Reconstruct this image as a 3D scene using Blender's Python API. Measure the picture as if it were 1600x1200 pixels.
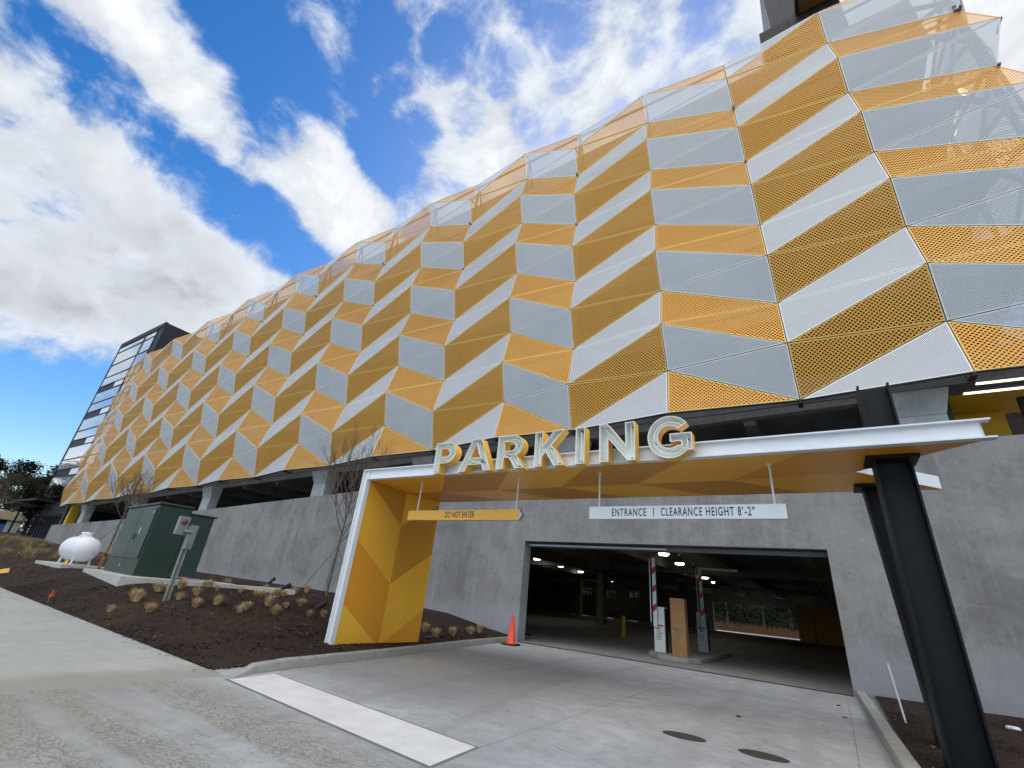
import bpy, bmesh, math, random
from mathutils import Vector, Matrix, Euler, noise
random.seed(7)
D = bpy.data
scene = bpy.context.scene
for o in list(D.objects): D.objects.remove(o, do_unlink=True)
COL = scene.collection
R = math.radians

# ------------------------------------------------------------------ camera
cam_d = D.cameras.new('camera'); cam = D.objects.new('camera', cam_d); COL.objects.link(cam)
cam_d.sensor_width = 36.0; cam_d.lens = 710.0/1600.0*36.0
cam_d.clip_start = 0.05; cam_d.clip_end = 3000
CR = Vector((0.84294, 0.53016, 0.09151)); CU = Vector((0.15384, -0.40051, 0.90328)); CF = Vector((-0.51554, 0.74734, 0.41917))
m = Matrix.Identity(4)
for i in range(3):
    m[i][0] = CR[i]; m[i][1] = CU[i]; m[i][2] = -CF[i]
m[2][3] = 1.6
cam.matrix_world = m
scene.camera = cam
scene.render.resolution_x = 1024; scene.render.resolution_y = 768

# ------------------------------------------------------------------ sun, exposure
SUN_EL = R(40); SUN_AZ = R(-14)        # azimuth measured from +Y towards +X (sun stands behind the garage)
sd = D.lights.new('sun', 'SUN'); sd.energy = 3.0; sd.angle = R(0.55); sd.color = (1.0, 0.94, 0.86)
sun = D.objects.new('sun', sd); COL.objects.link(sun)
sdir = Vector((math.sin(SUN_AZ)*math.cos(SUN_EL), math.cos(SUN_AZ)*math.cos(SUN_EL), math.sin(SUN_EL)))
sun.rotation_euler = sdir.to_track_quat('Z', 'Y').to_euler()
sun.location = sdir*300
scene.view_settings.view_transform = 'Standard'; scene.view_settings.look = 'None'
scene.view_settings.gamma = 1.0; scene.view_settings.exposure = 0.45
scene.cycles.transparent_max_bounces = 24
scene.cycles.max_bounces = 8

# ------------------------------------------------------------------ node helper
class NT:
    def __init__(s, nt): s.nt = nt
    def n(s, t, **k):
        nd = s.nt.nodes.new(t)
        for a, v in k.items(): setattr(nd, a, v)
        return nd
    def put(s, sock, v):
        if hasattr(v, 'is_output') or isinstance(v, bpy.types.NodeSocket): s.nt.links.new(v, sock)
        elif v is not None: sock.default_value = v
    def m(s, op, a, b=None, c=None, clamp=False):
        nd = s.n('ShaderNodeMath', operation=op, use_clamp=clamp)
        s.put(nd.inputs[0], a); s.put(nd.inputs[1], b)
        if c is not None: s.put(nd.inputs[2], c)
        return nd.outputs[0]
    def v(s, op, a, b=None, scale=None):
        nd = s.n('ShaderNodeVectorMath', operation=op)
        s.put(nd.inputs[0], a); s.put(nd.inputs[1], b)
        if scale is not None: s.put(nd.inputs['Scale'], scale)
        return nd.outputs['Value'] if op in ('DOT_PRODUCT', 'LENGTH', 'DISTANCE') else nd.outputs[0]
    def noise(s, vec, scale, detail=4, rough=.55, dist=0.0, out='Fac'):
        nd = s.n('ShaderNodeTexNoise'); s.put(nd.inputs['Vector'], vec)
        nd.inputs['Scale'].default_value = scale; nd.inputs['Detail'].default_value = detail
        nd.inputs['Roughness'].default_value = rough; nd.inputs['Distortion'].default_value = dist
        return nd.outputs[out]
    def ramp(s, fac, *stops):
        nd = s.n('ShaderNodeValToRGB'); cr = nd.color_ramp
        while len(cr.elements) < len(stops): cr.elements.new(0.5)
        for e, (p, c) in zip(cr.elements, stops):
            e.position = p; e.color = (c[0], c[1], c[2], 1) if hasattr(c, '__len__') else (c, c, c, 1)
        s.put(nd.inputs[0], fac); return nd.outputs[0]
    def mr(s, v, a, b, c=0., d=1., smooth=False):
        nd = s.n('ShaderNodeMapRange'); nd.clamp = True
        if smooth: nd.interpolation_type = 'SMOOTHSTEP'
        s.put(nd.inputs['Value'], v)
        for k, x in zip(('From Min', 'From Max', 'To Min', 'To Max'), (a, b, c, d)): nd.inputs[k].default_value = x
        return nd.outputs['Result']
    def mix(s, f, a, b, mode='MIX'):
        nd = s.n('ShaderNodeMix', data_type='RGBA', blend_type=mode)
        s.put(nd.inputs[0], f)
        for sk, x in ((nd.inputs[6], a), (nd.inputs[7], b)):
            if hasattr(x, '__len__') and not isinstance(x, bpy.types.NodeSocket): x = (x[0], x[1], x[2], 1)
            s.put(sk, x)
        return nd.outputs[2]
    def mapping(s, vec, scale=(1,1,1), rot=(0,0,0), loc=(0,0,0)):
        nd = s.n('ShaderNodeMapping'); s.put(nd.inputs['Vector'], vec)
        nd.inputs['Scale'].default_value = scale; nd.inputs['Rotation'].default_value = rot; nd.inputs['Location'].default_value = loc
        return nd.outputs[0]
    def bump(s, h, strength=.3, dist=.02):
        nd = s.n('ShaderNodeBump'); s.put(nd.inputs['Height'], h)
        nd.inputs['Strength'].default_value = strength; nd.inputs['Distance'].default_value = dist
        return nd.outputs[0]

# ------------------------------------------------------------------ world: Nishita sky with clouds placed by direction
w = D.worlds.new('World'); scene.world = w; w.use_nodes = True
w.node_tree.nodes.clear(); t = NT(w.node_tree)
sky = t.n('ShaderNodeTexSky', sky_type='NISHITA'); sky.sun_disc = False
sky.sun_elevation = SUN_EL; sky.sun_rotation = SUN_AZ; sky.air_density = 1.0; sky.dust_density = 0.6; sky.ozone_density = 2.0
dirv = t.n('ShaderNodeTexCoord').outputs['Generated']
def pixdir(x, y):
    d = CR*((x-800)/710) + CU*((600-y)/710) + CF
    return d.normalized()
BLOBS = [  # direction of each cloud lump, angular radius in degrees, weight
 (20,200,9,1.1),(70,170,7,1.05),(90,250,11,1.1),(190,290,9.5,1.1),(250,330,8,1.1),(290,400,9.5,1.1),(360,420,7,1.05),(425,455,4.5,.95),(110,400,12,1.1),(230,490,9,1.0),(30,360,10,1.1),(120,520,7,1.0),
 (40,490,7,.9),(-150,150,14,1.0),(-120,420,14,1.0),(-250,600,14,.8),
 (150,-20,5.5,1.0),(190,30,6,1.1),(235,90,6.5,1.1),(280,150,6,1.1),(325,200,5.5,1.0),(365,245,4.5,.85),(400,280,3.5,.55),
 (445,200,4,.85),(475,250,5.5,1.0),(510,300,6,1.1),(550,340,6,1.05),(580,370,4,.9),(610,320,4,.6),(640,310,4,.6),
 (640,130,6,.62),(690,180,7,.80),(750,220,8,.85),(650,250,6,.72),(700,280,6,.75),(790,160,7,.8),(800,60,9,.74),(870,130,9,.88),(940,110,9,.88),(930,40,8,.8),(1060,70,8,.92),(1150,40,7,.92),(1010,20,6,.78),(720,20,6,.6),
 (1500,-60,15,1.0),(1700,80,16,1.1),(1240,-60,9,.95),(520,100,7,.60),(590,90,7,.60),(560,30,6,.55),(640,60,5,.6),(420,80,6,.42),(600,220,5,.45),(50,690,4,.5),(110,610,6,.62),(60,15,5,.6),(20,30,5,.5),
]
NEG = [(60,75,3.5,.8),(120,110,4,.9),(170,160,3.5,.8),(225,215,3.5,.85),(285,262,3.5,.85),(335,310,3.5,.85),(390,350,3,.8),(440,385,3,.75),
 (420,140,6,.85),(400,80,6,.7),(345,60,5,.6),(410,210,3,.7),(430,330,3,.6),(465,395,3,.6),(590,250,4,.4),(660,200,2.5,.5),(730,180,2.5,.5),(790,110,3,.5),(960,170,2,.4),(1000,20,3,.4),(1100,20,3,.4),(900,30,3,.4),(620,250,3,.6),(600,60,3,.4),(840,20,3,.4),(760,110,2.5,.45),(700,80,3,.4),(880,60,2,.35),(1000,70,2.5,.35),(820,190,2.5,.35),(40,640,8,1.1),(100,690,6,1.0),(0,600,6,1.1)]
acc = None; neg = None
for bx_, by_, rad, wt in NEG:
    g = t.mr(t.v('DOT_PRODUCT', dirv, tuple(pixdir(bx_, by_))), math.cos(R(rad*1.2)), math.cos(R(rad*0.2)), 0.0, wt, smooth=True)
    neg = g if neg is None else t.m('MAXIMUM', neg, g)
for bx_, by_, rad, wt in BLOBS:
    d = pixdir(bx_, by_)
    dp = t.v('DOT_PRODUCT', dirv, tuple(d))
    g = t.mr(dp, math.cos(R(rad*1.25)), math.cos(R(rad*0.25)), 0.0, wt, smooth=True)
    acc = g if acc is None else t.m('MAXIMUM', acc, g)
# streaky noise laid on the cloud layer; clouds drawn out from upper left to lower right of the view
nv = t.mapping(dirv, scale=(1.0, 1.0, 1.5), rot=(0.0, 0.3, 0.2))
n1 = t.noise(nv, 5.5, 12, .60, .35)
n2 = t.noise(nv, 2.3, 3, .5, .2)
n3 = t.noise(nv, 16.0, 8, .66, .5)
n1b = t.noise(t.v('ADD', nv, tuple(v_*.035 for v_ in (math.sin(SUN_AZ)*.5, .6, .75))), 5.5, 12, .60, .35)
outside = t.mr(t.v('DOT_PRODUCT', dirv, tuple(CF)), 0.25, 0.5, 1.0, 0.0)      # unseen sky outside the view: cloud added as fill light
sepw = t.n('ShaderNodeSeparateXYZ'); t.put(sepw.inputs[0], dirv)
high = t.mr(sepw.outputs[2], .12, .60, 0, 1, smooth=True)                      # added cloud weighted high so upward-facing panels catch more light
base = t.m('MAXIMUM', acc, t.m('MULTIPLY', t.m('MULTIPLY', outside, high), t.mr(n2, .35, .65, .5, 1.2)))
dens = t.m('ADD', t.m('SUBTRACT', base, t.m('MULTIPLY', neg, .75)), t.m('MULTIPLY', t.m('SUBTRACT', n1, .5), 2.1))
dens = t.m('ADD', dens, t.m('MULTIPLY', t.m('SUBTRACT', n3, .5), .85))
alpha = t.mr(dens, .30, .85, 0, 1, smooth=True)
# grey undersides: thick parts low in the heaps
toward = t.v('DOT_PRODUCT', dirv, tuple(pixdir(60, 500)))
shade = t.m('MULTIPLY', t.mr(toward, math.cos(R(23)), math.cos(R(3)), 0, 1, smooth=True), t.mr(t.noise(nv, 4.2, 7, .5, .3), .30, .60, .3, 1.0))
shade = t.m('MULTIPLY', shade, t.mr(dens, .8, 1.5, 0, 1))
ccol = t.mix(t.mr(dens, .5, 1.4, 0, 1), (4.6, 5.2, 6.2), (7.2, 7.3, 7.4))
relief = t.mr(t.m('SUBTRACT', n1, n1b), -.08, .08, .91, 1.05)
ccol = t.v('SCALE', ccol, None, relief)
ccol = t.mix(shade, ccol, (2.3, 2.55, 3.1))
ccol = t.mix(t.mr(outside, .3, 1, 0, 1), ccol, (18.9, 18.3, 17.4))      # unseen cloud brightened above the visible sky as fill
hsv = t.n('ShaderNodeHueSaturation'); t.put(hsv.inputs['Color'], sky.outputs[0])
hsv.inputs['Saturation'].default_value = 1.42; hsv.inputs['Value'].default_value = 1.36; hsv.inputs['Hue'].default_value = .505
col = t.mix(alpha, hsv.outputs[0], ccol)
bg = t.n('ShaderNodeBackground'); t.put(bg.inputs[0], col); bg.inputs[1].default_value = 0.1
t.nt.links.new(bg.outputs[0], t.n('ShaderNodeOutputWorld').inputs[0])

# ------------------------------------------------------------------ materials
def mat(name, col=(.5,.5,.5), rough=.6, metal=0., spec=.5):
    mt = D.materials.new(name); mt.use_nodes = True
    b = mt.node_tree.nodes['Principled BSDF']
    b.inputs['Base Color'].default_value = (*col, 1); b.inputs['Roughness'].default_value = rough
    b.inputs['Metallic'].default_value = metal; b.inputs['Specular IOR Level'].default_value = spec
    t = NT(mt.node_tree); t.b = b; t.co = t.n('ShaderNodeTexCoord').outputs['Object']
    mt['_'] = 1
    return mt, t
def simple(name, col, rough=.6, metal=0., spec=.5, var=.12, scale=3., bump=0.):
    mt, t = mat(name, col, rough, metal, spec)
    n = t.noise(t.co, scale, 6, .6)
    lo = tuple(c*(1-var) for c in col); hi = tuple(min(1, c*(1+var)) for c in col)
    t.put(t.b.inputs['Base Color'], t.ramp(n, (.3, lo), (.7, hi)))
    t.put(t.b.inputs['Roughness'], t.mr(n, .3, .7, max(0, rough-.06), min(1, rough+.06)))
    if bump: t.put(t.b.inputs['Normal'], t.bump(t.noise(t.co, scale*12, 4), bump, .01))
    return mt
M = {}
def perf(name, col, pitch, rad, metal, rough):
    mt, t = mat(name, col, rough, metal, .5)
    uv = t.n('ShaderNodeUVMap').outputs[0]
    p = t.v('SCALE', uv, None, 1.0/pitch)
    dmin = None
    for off in (0.0, 0.5):
        q = t.v('ADD', p, (off, off, 0.0)); fr = t.v('FRACTION', q)
        l = t.v('LENGTH', t.v('SUBTRACT', fr, (.5, .5, 0.0)))
        dmin = l if dmin is None else t.m('MINIMUM', dmin, l)
    hole = t.m('LESS_THAN', dmin, rad/pitch)
    n = t.noise(t.co, .45, 5, .6)
    t.put(t.b.inputs['Roughness'], t.mr(n, .3, .7, rough-.08, rough+.08))
    t.put(t.b.inputs['Base Color'], t.mix(n, tuple(c*.86 for c in col), tuple(min(1, c*1.1) for c in col)))
    tr = t.n('ShaderNodeBsdfTransparent'); mx = t.n('ShaderNodeMixShader')
    t.put(mx.inputs[0], hole); t.nt.links.new(t.b.outputs[0], mx.inputs[1]); t.nt.links.new(tr.outputs[0], mx.inputs[2])
    t.nt.links.new(mx.outputs[0], t.nt.nodes['Material Output'].inputs[0])
    return mt
GOLD = (.66, .325, .045); SILV = (.57, .595, .63)
M['perf_gold'] = perf('perforated_gold_metal', GOLD, .140, .032, .25, .42)
M['perf_silver'] = perf('perforated_silver_metal', SILV, .062, .0118, .15, .45)
M['gold'] = simple('gold_painted_metal', (.72, .47, .14), .4, .2, .5, .05)
M['silver'] = simple('silver_painted_metal', (.72, .73, .74), .4, .2, .5, .04)
M['dark_steel'] = simple('dark_steel', (.006, .0065, .009), .5, .0, .28, .3, 5)
M['black_gap'] = simple('dark_edge_metal', (.02, .02, .022), .6)
M['galv'] = simple('galvanised_steel', (.42, .44, .46), .42, .7, .5, .15, 8)
M['white_paint'] = simple('white_paint', (.78, .80, .83), .38, 0, .5, .04)
M['frame_steel'] = simple('screen_frame_steel', (.13, .135, .145), .55, .2)
M['charcoal'] = simple('charcoal_panel', (.018, .018, .023), .5, .0, .25, .2)
M['charcoal2'] = simple('charcoal_cladding', (.035, .035, .045), .5, .0, .3, .2)

def concrete(name, lo, hi, streak=True, grid=False, low_patch=False, bump=.25):
    mt, t = mat(name, lo, .85, 0, .3)
    n = t.noise(t.co, .55, 8, .62, .4); n2 = t.noise(t.co, 7, 8, .65)
    n4 = t.noise(t.co, 2.6, 10, .74, .2)
    c = t.ramp(t.m('ADD', t.m('ADD', t.m('MULTIPLY', n, .35), t.m('MULTIPLY', n2, .3)), t.m('MULTIPLY', n4, .35)), (.38, lo), (.60, hi))
    if streak:
        st = t.noise(t.mapping(t.co, scale=(2.2, 2.2, .22)), 1.6, 7, .6, .3)
        c = t.mix(t.mr(st, .55, .72, 0, .5), c, tuple(x*1.28 for x in hi))
        st2 = t.noise(t.mapping(t.co, scale=(1.4, 1.4, .12), loc=(9, 3, 0)), 1.3, 6, .6, .2)
        c = t.mix(t.mr(st2, .55, .74, 0, .5), c, tuple(x*.62 for x in lo))
        bl = t.noise(t.mapping(t.co, scale=(1, 1, .7), loc=(3, 5, 8)), .42, 9, .66, .8)
        c = t.mix(t.mr(bl, .50, .64, 0, .55), c, tuple(x*.74 for x in lo)); c = t.mix(t.mr(bl, .46, .34, 0, .4), c, tuple(x*1.18 for x in hi))
        if grid:      # tie holes of the formwork and weeping below them
            sy = t.n('ShaderNodeSeparateXYZ'); t.put(sy.inputs[0], t.co)
            hx = t.m('ABSOLUTE', t.m('SUBTRACT', t.m('FRACT', t.m('DIVIDE', t.m('ADD', sy.outputs[0], .61), 2.44)), .5)); hz = t.m('SUBTRACT', t.m('FRACT', t.m('DIVIDE', t.m('ADD', sy.outputs[2], .6), 2.44)), .5)
            hd = t.m('SQRT', t.m('ADD', t.m('MULTIPLY', t.m('MULTIPLY', hx, 2.44), t.m('MULTIPLY', hx, 2.44)), t.m('MULTIPLY', t.m('MULTIPLY', hz, 2.44), t.m('MULTIPLY', hz, 2.44))))
            c = t.mix(t.mr(hd, .030, .022, 0, .6), c, tuple(x*.5 for x in lo))
            weep = t.m('MULTIPLY', t.mr(hx, .02, .004, 0, .30, smooth=True), t.mr(hz, -.32, -.01, 0, 1)); weep = t.m('MULTIPLY', weep, t.m('LESS_THAN', hz, 0.0))
            c = t.mix(t.m('MULTIPLY', weep, t.mr(t.noise(t.co, 1.1, 3), .45, .6, 0, 1)), c, tuple(x*.62 for x in lo))
            foot = t.m('ADD', sy.outputs[2], t.m('MULTIPLY', t.noise(t.mapping(t.co, scale=(1, 1, .3)), 3.0, 6, .65), -.7))
            c = t.mix(t.mr(foot, .12, -.22, 0, .45), c, (.13, .115, .10))
        pin = t.noise(t.co, 42, 2, .5)
        c = t.mix(t.mr(pin, .73, .78, 0, .6), c, tuple(x*.4 for x in lo))
    if grid:   # formwork panel seams
        sx = t.n('ShaderNodeSeparateXYZ'); t.put(sx.inputs[0], t.v('ADD', t.co, t.v('SCALE', t.noise(t.co, .9, 2, out='Color'), None, .05)))
        gx = t.m('ABSOLUTE', t.m('SUBTRACT', t.m('FRACT', t.m('DIVIDE', sx.outputs[0], 1.22)), .5))
        gz = t.m('ABSOLUTE', t.m('SUBTRACT', t.m('FRACT', t.m('DIVIDE', sx.outputs[2], 2.44)), .5))
        ln = t.m('MAXIMUM', t.mr(gx, .487, .5, 0, 1), t.m('MULTIPLY', t.mr(gz, .494, .5, 0, 1), .8))
        ln = t.m('MULTIPLY', ln, t.mr(t.noise(t.co, 1.7, 3), .40, .60, .0, .5))
        c = t.mix(ln, c, tuple(x*1.35 for x in hi))
    if low_patch:   # paler rubbed band near the foot of the wall
        sz = t.n('ShaderNodeSeparateXYZ'); t.put(sz.inputs[0], t.co)
        hgt = t.m('ADD', sz.outputs[2], t.m('MULTIPLY', t.noise(t.co, 1.0, 4, .6), -1.5))
        c = t.mix(t.mr(hgt, .2, .75, .5, 0), c, (.34, .345, .39))
    t.put(t.b.inputs['Base Color'], c)
    t.put(t.b.inputs['Normal'], t.bump(t.m('ADD', n2, t.noise(t.co, 55, 3)), bump, .01))
    return mt
M['wall_conc'] = concrete('board_formed_concrete', (.192, .188, .186), (.295, .290, .286), grid=True, low_patch=True)
M['col_conc'] = concrete('column_concrete', (.34, .35, .37), (.46, .47, .49))
M['dark_conc'] = concrete('deck_concrete', (.16, .16, .16), (.24, .24, .235))
M['kerb_conc'] = concrete('kerb_concrete', (.25, .25, .225), (.37, .37, .34), streak=False, bump=.4)
M['pad_conc'] = concrete('pad_concrete', (.40, .40, .37), (.53, .53, .49), streak=False, bump=.4)

def pavement(name, lo, hi, brown=0., ripple=0., joints=()):
    mt, t = mat(name, lo, .8, 0, .3)
    n = t.noise(t.co, .33, 8, .6, .6); n2 = t.noise(t.co, 3.2, 9, .68, .3); n3 = t.noise(t.co, 40, 4, .6)
    f = t.m('ADD', t.m('ADD', t.m('MULTIPLY', n, .45), t.m('MULTIPLY', n2, .4)), t.m('MULTIPLY', n3, .15))
    c = t.ramp(f, (.38, lo), (.52, tuple((a+b)/2 for a, b in zip(lo, hi))), (.64, hi))
    mot = t.noise(t.co, 1.1, 10, .72, 1.2)
    c = t.mix(t.mr(mot, .60, .72, 0, .38), c, tuple(x*.66 for x in lo))
    c = t.mix(t.mr(t.noise(t.mapping(t.co, scale=(1,1,1), loc=(4,7,0)), .8, 6, .6, .8), .58, .66, 0, .25), c, tuple(min(1, x*1.22) for x in hi))
    hgt = n3
    if ripple:
        wv = t.noise(t.mapping(t.co, scale=(3.2, 6.5, 1), rot=(0, 0, .15)), 1.25, 5, .5, 2.2)
        band = t.mr(t.m('ABSOLUTE', t.m('SUBTRACT', t.m('FRACT', t.m('MULTIPLY', wv, 5.0)), .5)), .12, .34, 0, 1)
        reg = t.m('MULTIPLY', t.mr(t.noise(t.mapping(t.co, scale=(.22, 1.9, 1), rot=(0, 0, .12), loc=(2, 1, 0)), .8, 3), .40, .52, 0, 1), ripple)
        sx = t.n('ShaderNodeSeparateXYZ'); t.put(sx.inputs[0], t.co)
        reg = t.m('MULTIPLY', reg, t.mr(sx.outputs[1], 3.9, 4.9, 1, 0)); reg = t.m('MULTIPLY', reg, t.mr(sx.outputs[0], -4.5, -2.0, 1, .25))
        c = t.mix(t.m('MULTIPLY', reg, .9), c, t.mix(band, (.20, .198, .168), (.375, .375, .335)))
        # canopy shade painted into the driveway colour, and trowel flecks
        canopy_shade = t.m('MULTIPLY', t.m('MULTIPLY', t.mr(sx.outputs[0], -3.4, -6.0, 0, 1, smooth=True), t.mr(sx.outputs[1], 5.5, 7.0, 0, 1)), t.mr(sx.outputs[1], 15.5, 12.0, 0, 1))
        c = t.mix(t.m('MULTIPLY', canopy_shade, t.mr(n, .3, .6, .45, .9)), c, (.21, .21, .205))
        fl = t.noise(t.mapping(t.co, scale=(3.0, 9.0, 1), rot=(0, 0, .2), loc=(5, 1, 0)), 1.6, 3, .5, 1.6)
        freg = t.m('MULTIPLY', t.mr(t.noise(t.mapping(t.co, loc=(8, 2, 0)), .45, 3), .45, .58, 0, 1), t.mr(sx.outputs[1], 11, 7.5, 0, 1))
        c = t.mix(t.m('MULTIPLY', t.mr(fl, .60, .64, 0, .5), freg), c, (.17, .17, .16))
    if brown:
        sx = t.n('ShaderNodeSeparateXYZ'); t.put(sx.inputs[0], t.co)
        near = t.m('MULTIPLY', t.mr(sx.outputs[1], 2.6, 5.4, 1, 0), t.mr(sx.outputs[0], -7.5, -2.5, 1, 0))
        near = t.m('MULTIPLY', near, t.mr(t.noise(t.mapping(t.co, scale=(.7, 2.2, 1)), .9, 4), .3, .6, .3, 1))
        c = t.mix(t.m('MULTIPLY', near, brown), c, (.25, .24, .185))
    if name.startswith('sidewalk'):
        sx = t.n('ShaderNodeSeparateXYZ'); t.put(sx.inputs[0], t.co)
        e_ = t.m('ADD', sx.outputs[0], t.m('MULTIPLY', t.m('SUBTRACT', t.noise(t.co, 1.2, 4, .6), .5), 1.6))
        c = t.mix(t.mr(e_, -9.7, -8.7, 0, .8, smooth=True), c, (.30, .285, .23))
        c = t.mix(t.m('MULTIPLY', t.mr(e_, -10.3, -9.6, 0, .3), t.mr(e_, -9.0, -9.6, 0, 1)), c, (.50, .46, .37))
    if name.startswith('driveway'):
        sx = t.n('ShaderNodeSeparateXYZ'); t.put(sx.inputs[0], t.v('ADD', t.co, t.v('SCALE', t.noise(t.co, .25, 2, out='Color'), None, .8)))
        for tx_, wd_, st_ in ((-6.7, .13, .26), (-5.1, .12, .22), (-2.2, .14, .24), (-.75, .12, .2)):      # faint tyre tracks turning in
            q_ = t.m('ABSOLUTE', t.m('SUBTRACT', t.m('ADD', sx.outputs[0], t.m('MULTIPLY', t.m('POWER', t.m('MAXIMUM', t.m('SUBTRACT', 13.0, sx.outputs[1]), 0.0), 2.0), -.012)), tx_+.4))
            c = t.mix(t.m('MULTIPLY', t.mr(q_, wd_*1.6, wd_*.4, 0, st_, smooth=True), t.mr(n2, .35, .62, .15, 1)), c, (.13, .13, .13))
        vo = t.n('ShaderNodeTexVoronoi'); vo.inputs['Scale'].default_value = 1.9; t.put(vo.inputs['Vector'], t.v('ADD', t.co, t.v('SCALE', t.noise(t.co, 9, 3, out='Color'), None, .05)))
        c = t.mix(t.m('MULTIPLY', t.mr(vo.outputs['Distance'], .05, .03, 0, .3), t.mr(t.noise(t.co, .9, 2), .5, .6, 0, 1)), c, (.10, .10, .095))   # drips
        ck = t.n('ShaderNodeTexVoronoi', feature='DISTANCE_TO_EDGE'); ck.inputs['Scale'].default_value = .22; t.put(ck.inputs['Vector'], t.v('ADD', t.co, t.v('SCALE', t.noise(t.co, 1.3, 6, .6, out='Color'), None, .9)))
        c = t.mix(t.m('MULTIPLY', t.mr(ck.outputs['Distance'], .0035, .0008, 0, .55), t.mr(t.noise(t.co, .6, 2), .52, .6, 0, 1)), c, (.10, .10, .10))   # hairline cracks
    for ax, pos, wd in joints:
        sx = t.n('ShaderNodeSeparateXYZ'); t.put(sx.inputs[0], t.co)
        dd = t.m('ABSOLUTE', t.m('SUBTRACT', sx.outputs[ax], pos))
        ln = t.m('LESS_THAN', dd, wd)
        c = t.mix(t.m('MULTIPLY', ln, .7), c, tuple(x*.42 for x in lo))
    t.put(t.b.inputs['Base Color'], c)
    t.put(t.b.inputs['Normal'], t.bump(t.m('ADD', hgt, t.m('MULTIPLY', n2, .6)), .25, .008))
    return mt
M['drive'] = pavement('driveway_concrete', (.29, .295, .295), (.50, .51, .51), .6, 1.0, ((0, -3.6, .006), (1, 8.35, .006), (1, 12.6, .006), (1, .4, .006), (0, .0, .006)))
M['walk'] = pavement('sidewalk_concrete', (.335, .342, .315), (.445, .452, .42), 0, 0, tuple((0, -8.6-1.55*k, .006) for k in range(1, 14)))
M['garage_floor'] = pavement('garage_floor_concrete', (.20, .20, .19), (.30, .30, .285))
def mulch():
    mt, t = mat('bark_mulch', (.03, .02, .015), .95, 0, .2)
    n = t.noise(t.co, 14, 8, .7); v = t.n('ShaderNodeTexVoronoi'); v.inputs['Scale'].default_value = 38; t.put(v.inputs['Vector'], t.mapping(t.co, scale=(1, 1.8, 1)))
    n0 = t.noise(t.co, .6, 5, .6)
    c = t.ramp(t.m('ADD', t.m('MULTIPLY', n, .6), t.m('MULTIPLY', v.outputs['Distance'], .5)), (.3, (.014, .009, .0075)), (.5, (.038, .023, .017)), (.75, (.10, .062, .04)))
    c = t.mix(t.mr(n0, .42, .62, 0, .75), c, (.016, .011, .009)); c = t.mix(t.mr(t.noise(t.mapping(t.co, loc=(6, 2, 1)), .45, 5, .6), .5, .66, 0, .55), c, (.085, .050, .032))
    sx = t.n('ShaderNodeSeparateXYZ'); t.put(sx.inputs[0], t.co)
    c = t.mix(t.m('MULTIPLY', t.mr(sx.outputs[0], -20, -45, 0, .8), t.mr(n, .4, .6, .3, 1)), c, (.11, .075, .045))
    t.put(t.b.inputs['Base Color'], c)
    t.put(t.b.inputs['Normal'], t.bump(t.m('ADD', n, v.outputs['Distance']), .9, .04))
    return mt
M['mulch'] = mulch()

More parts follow.
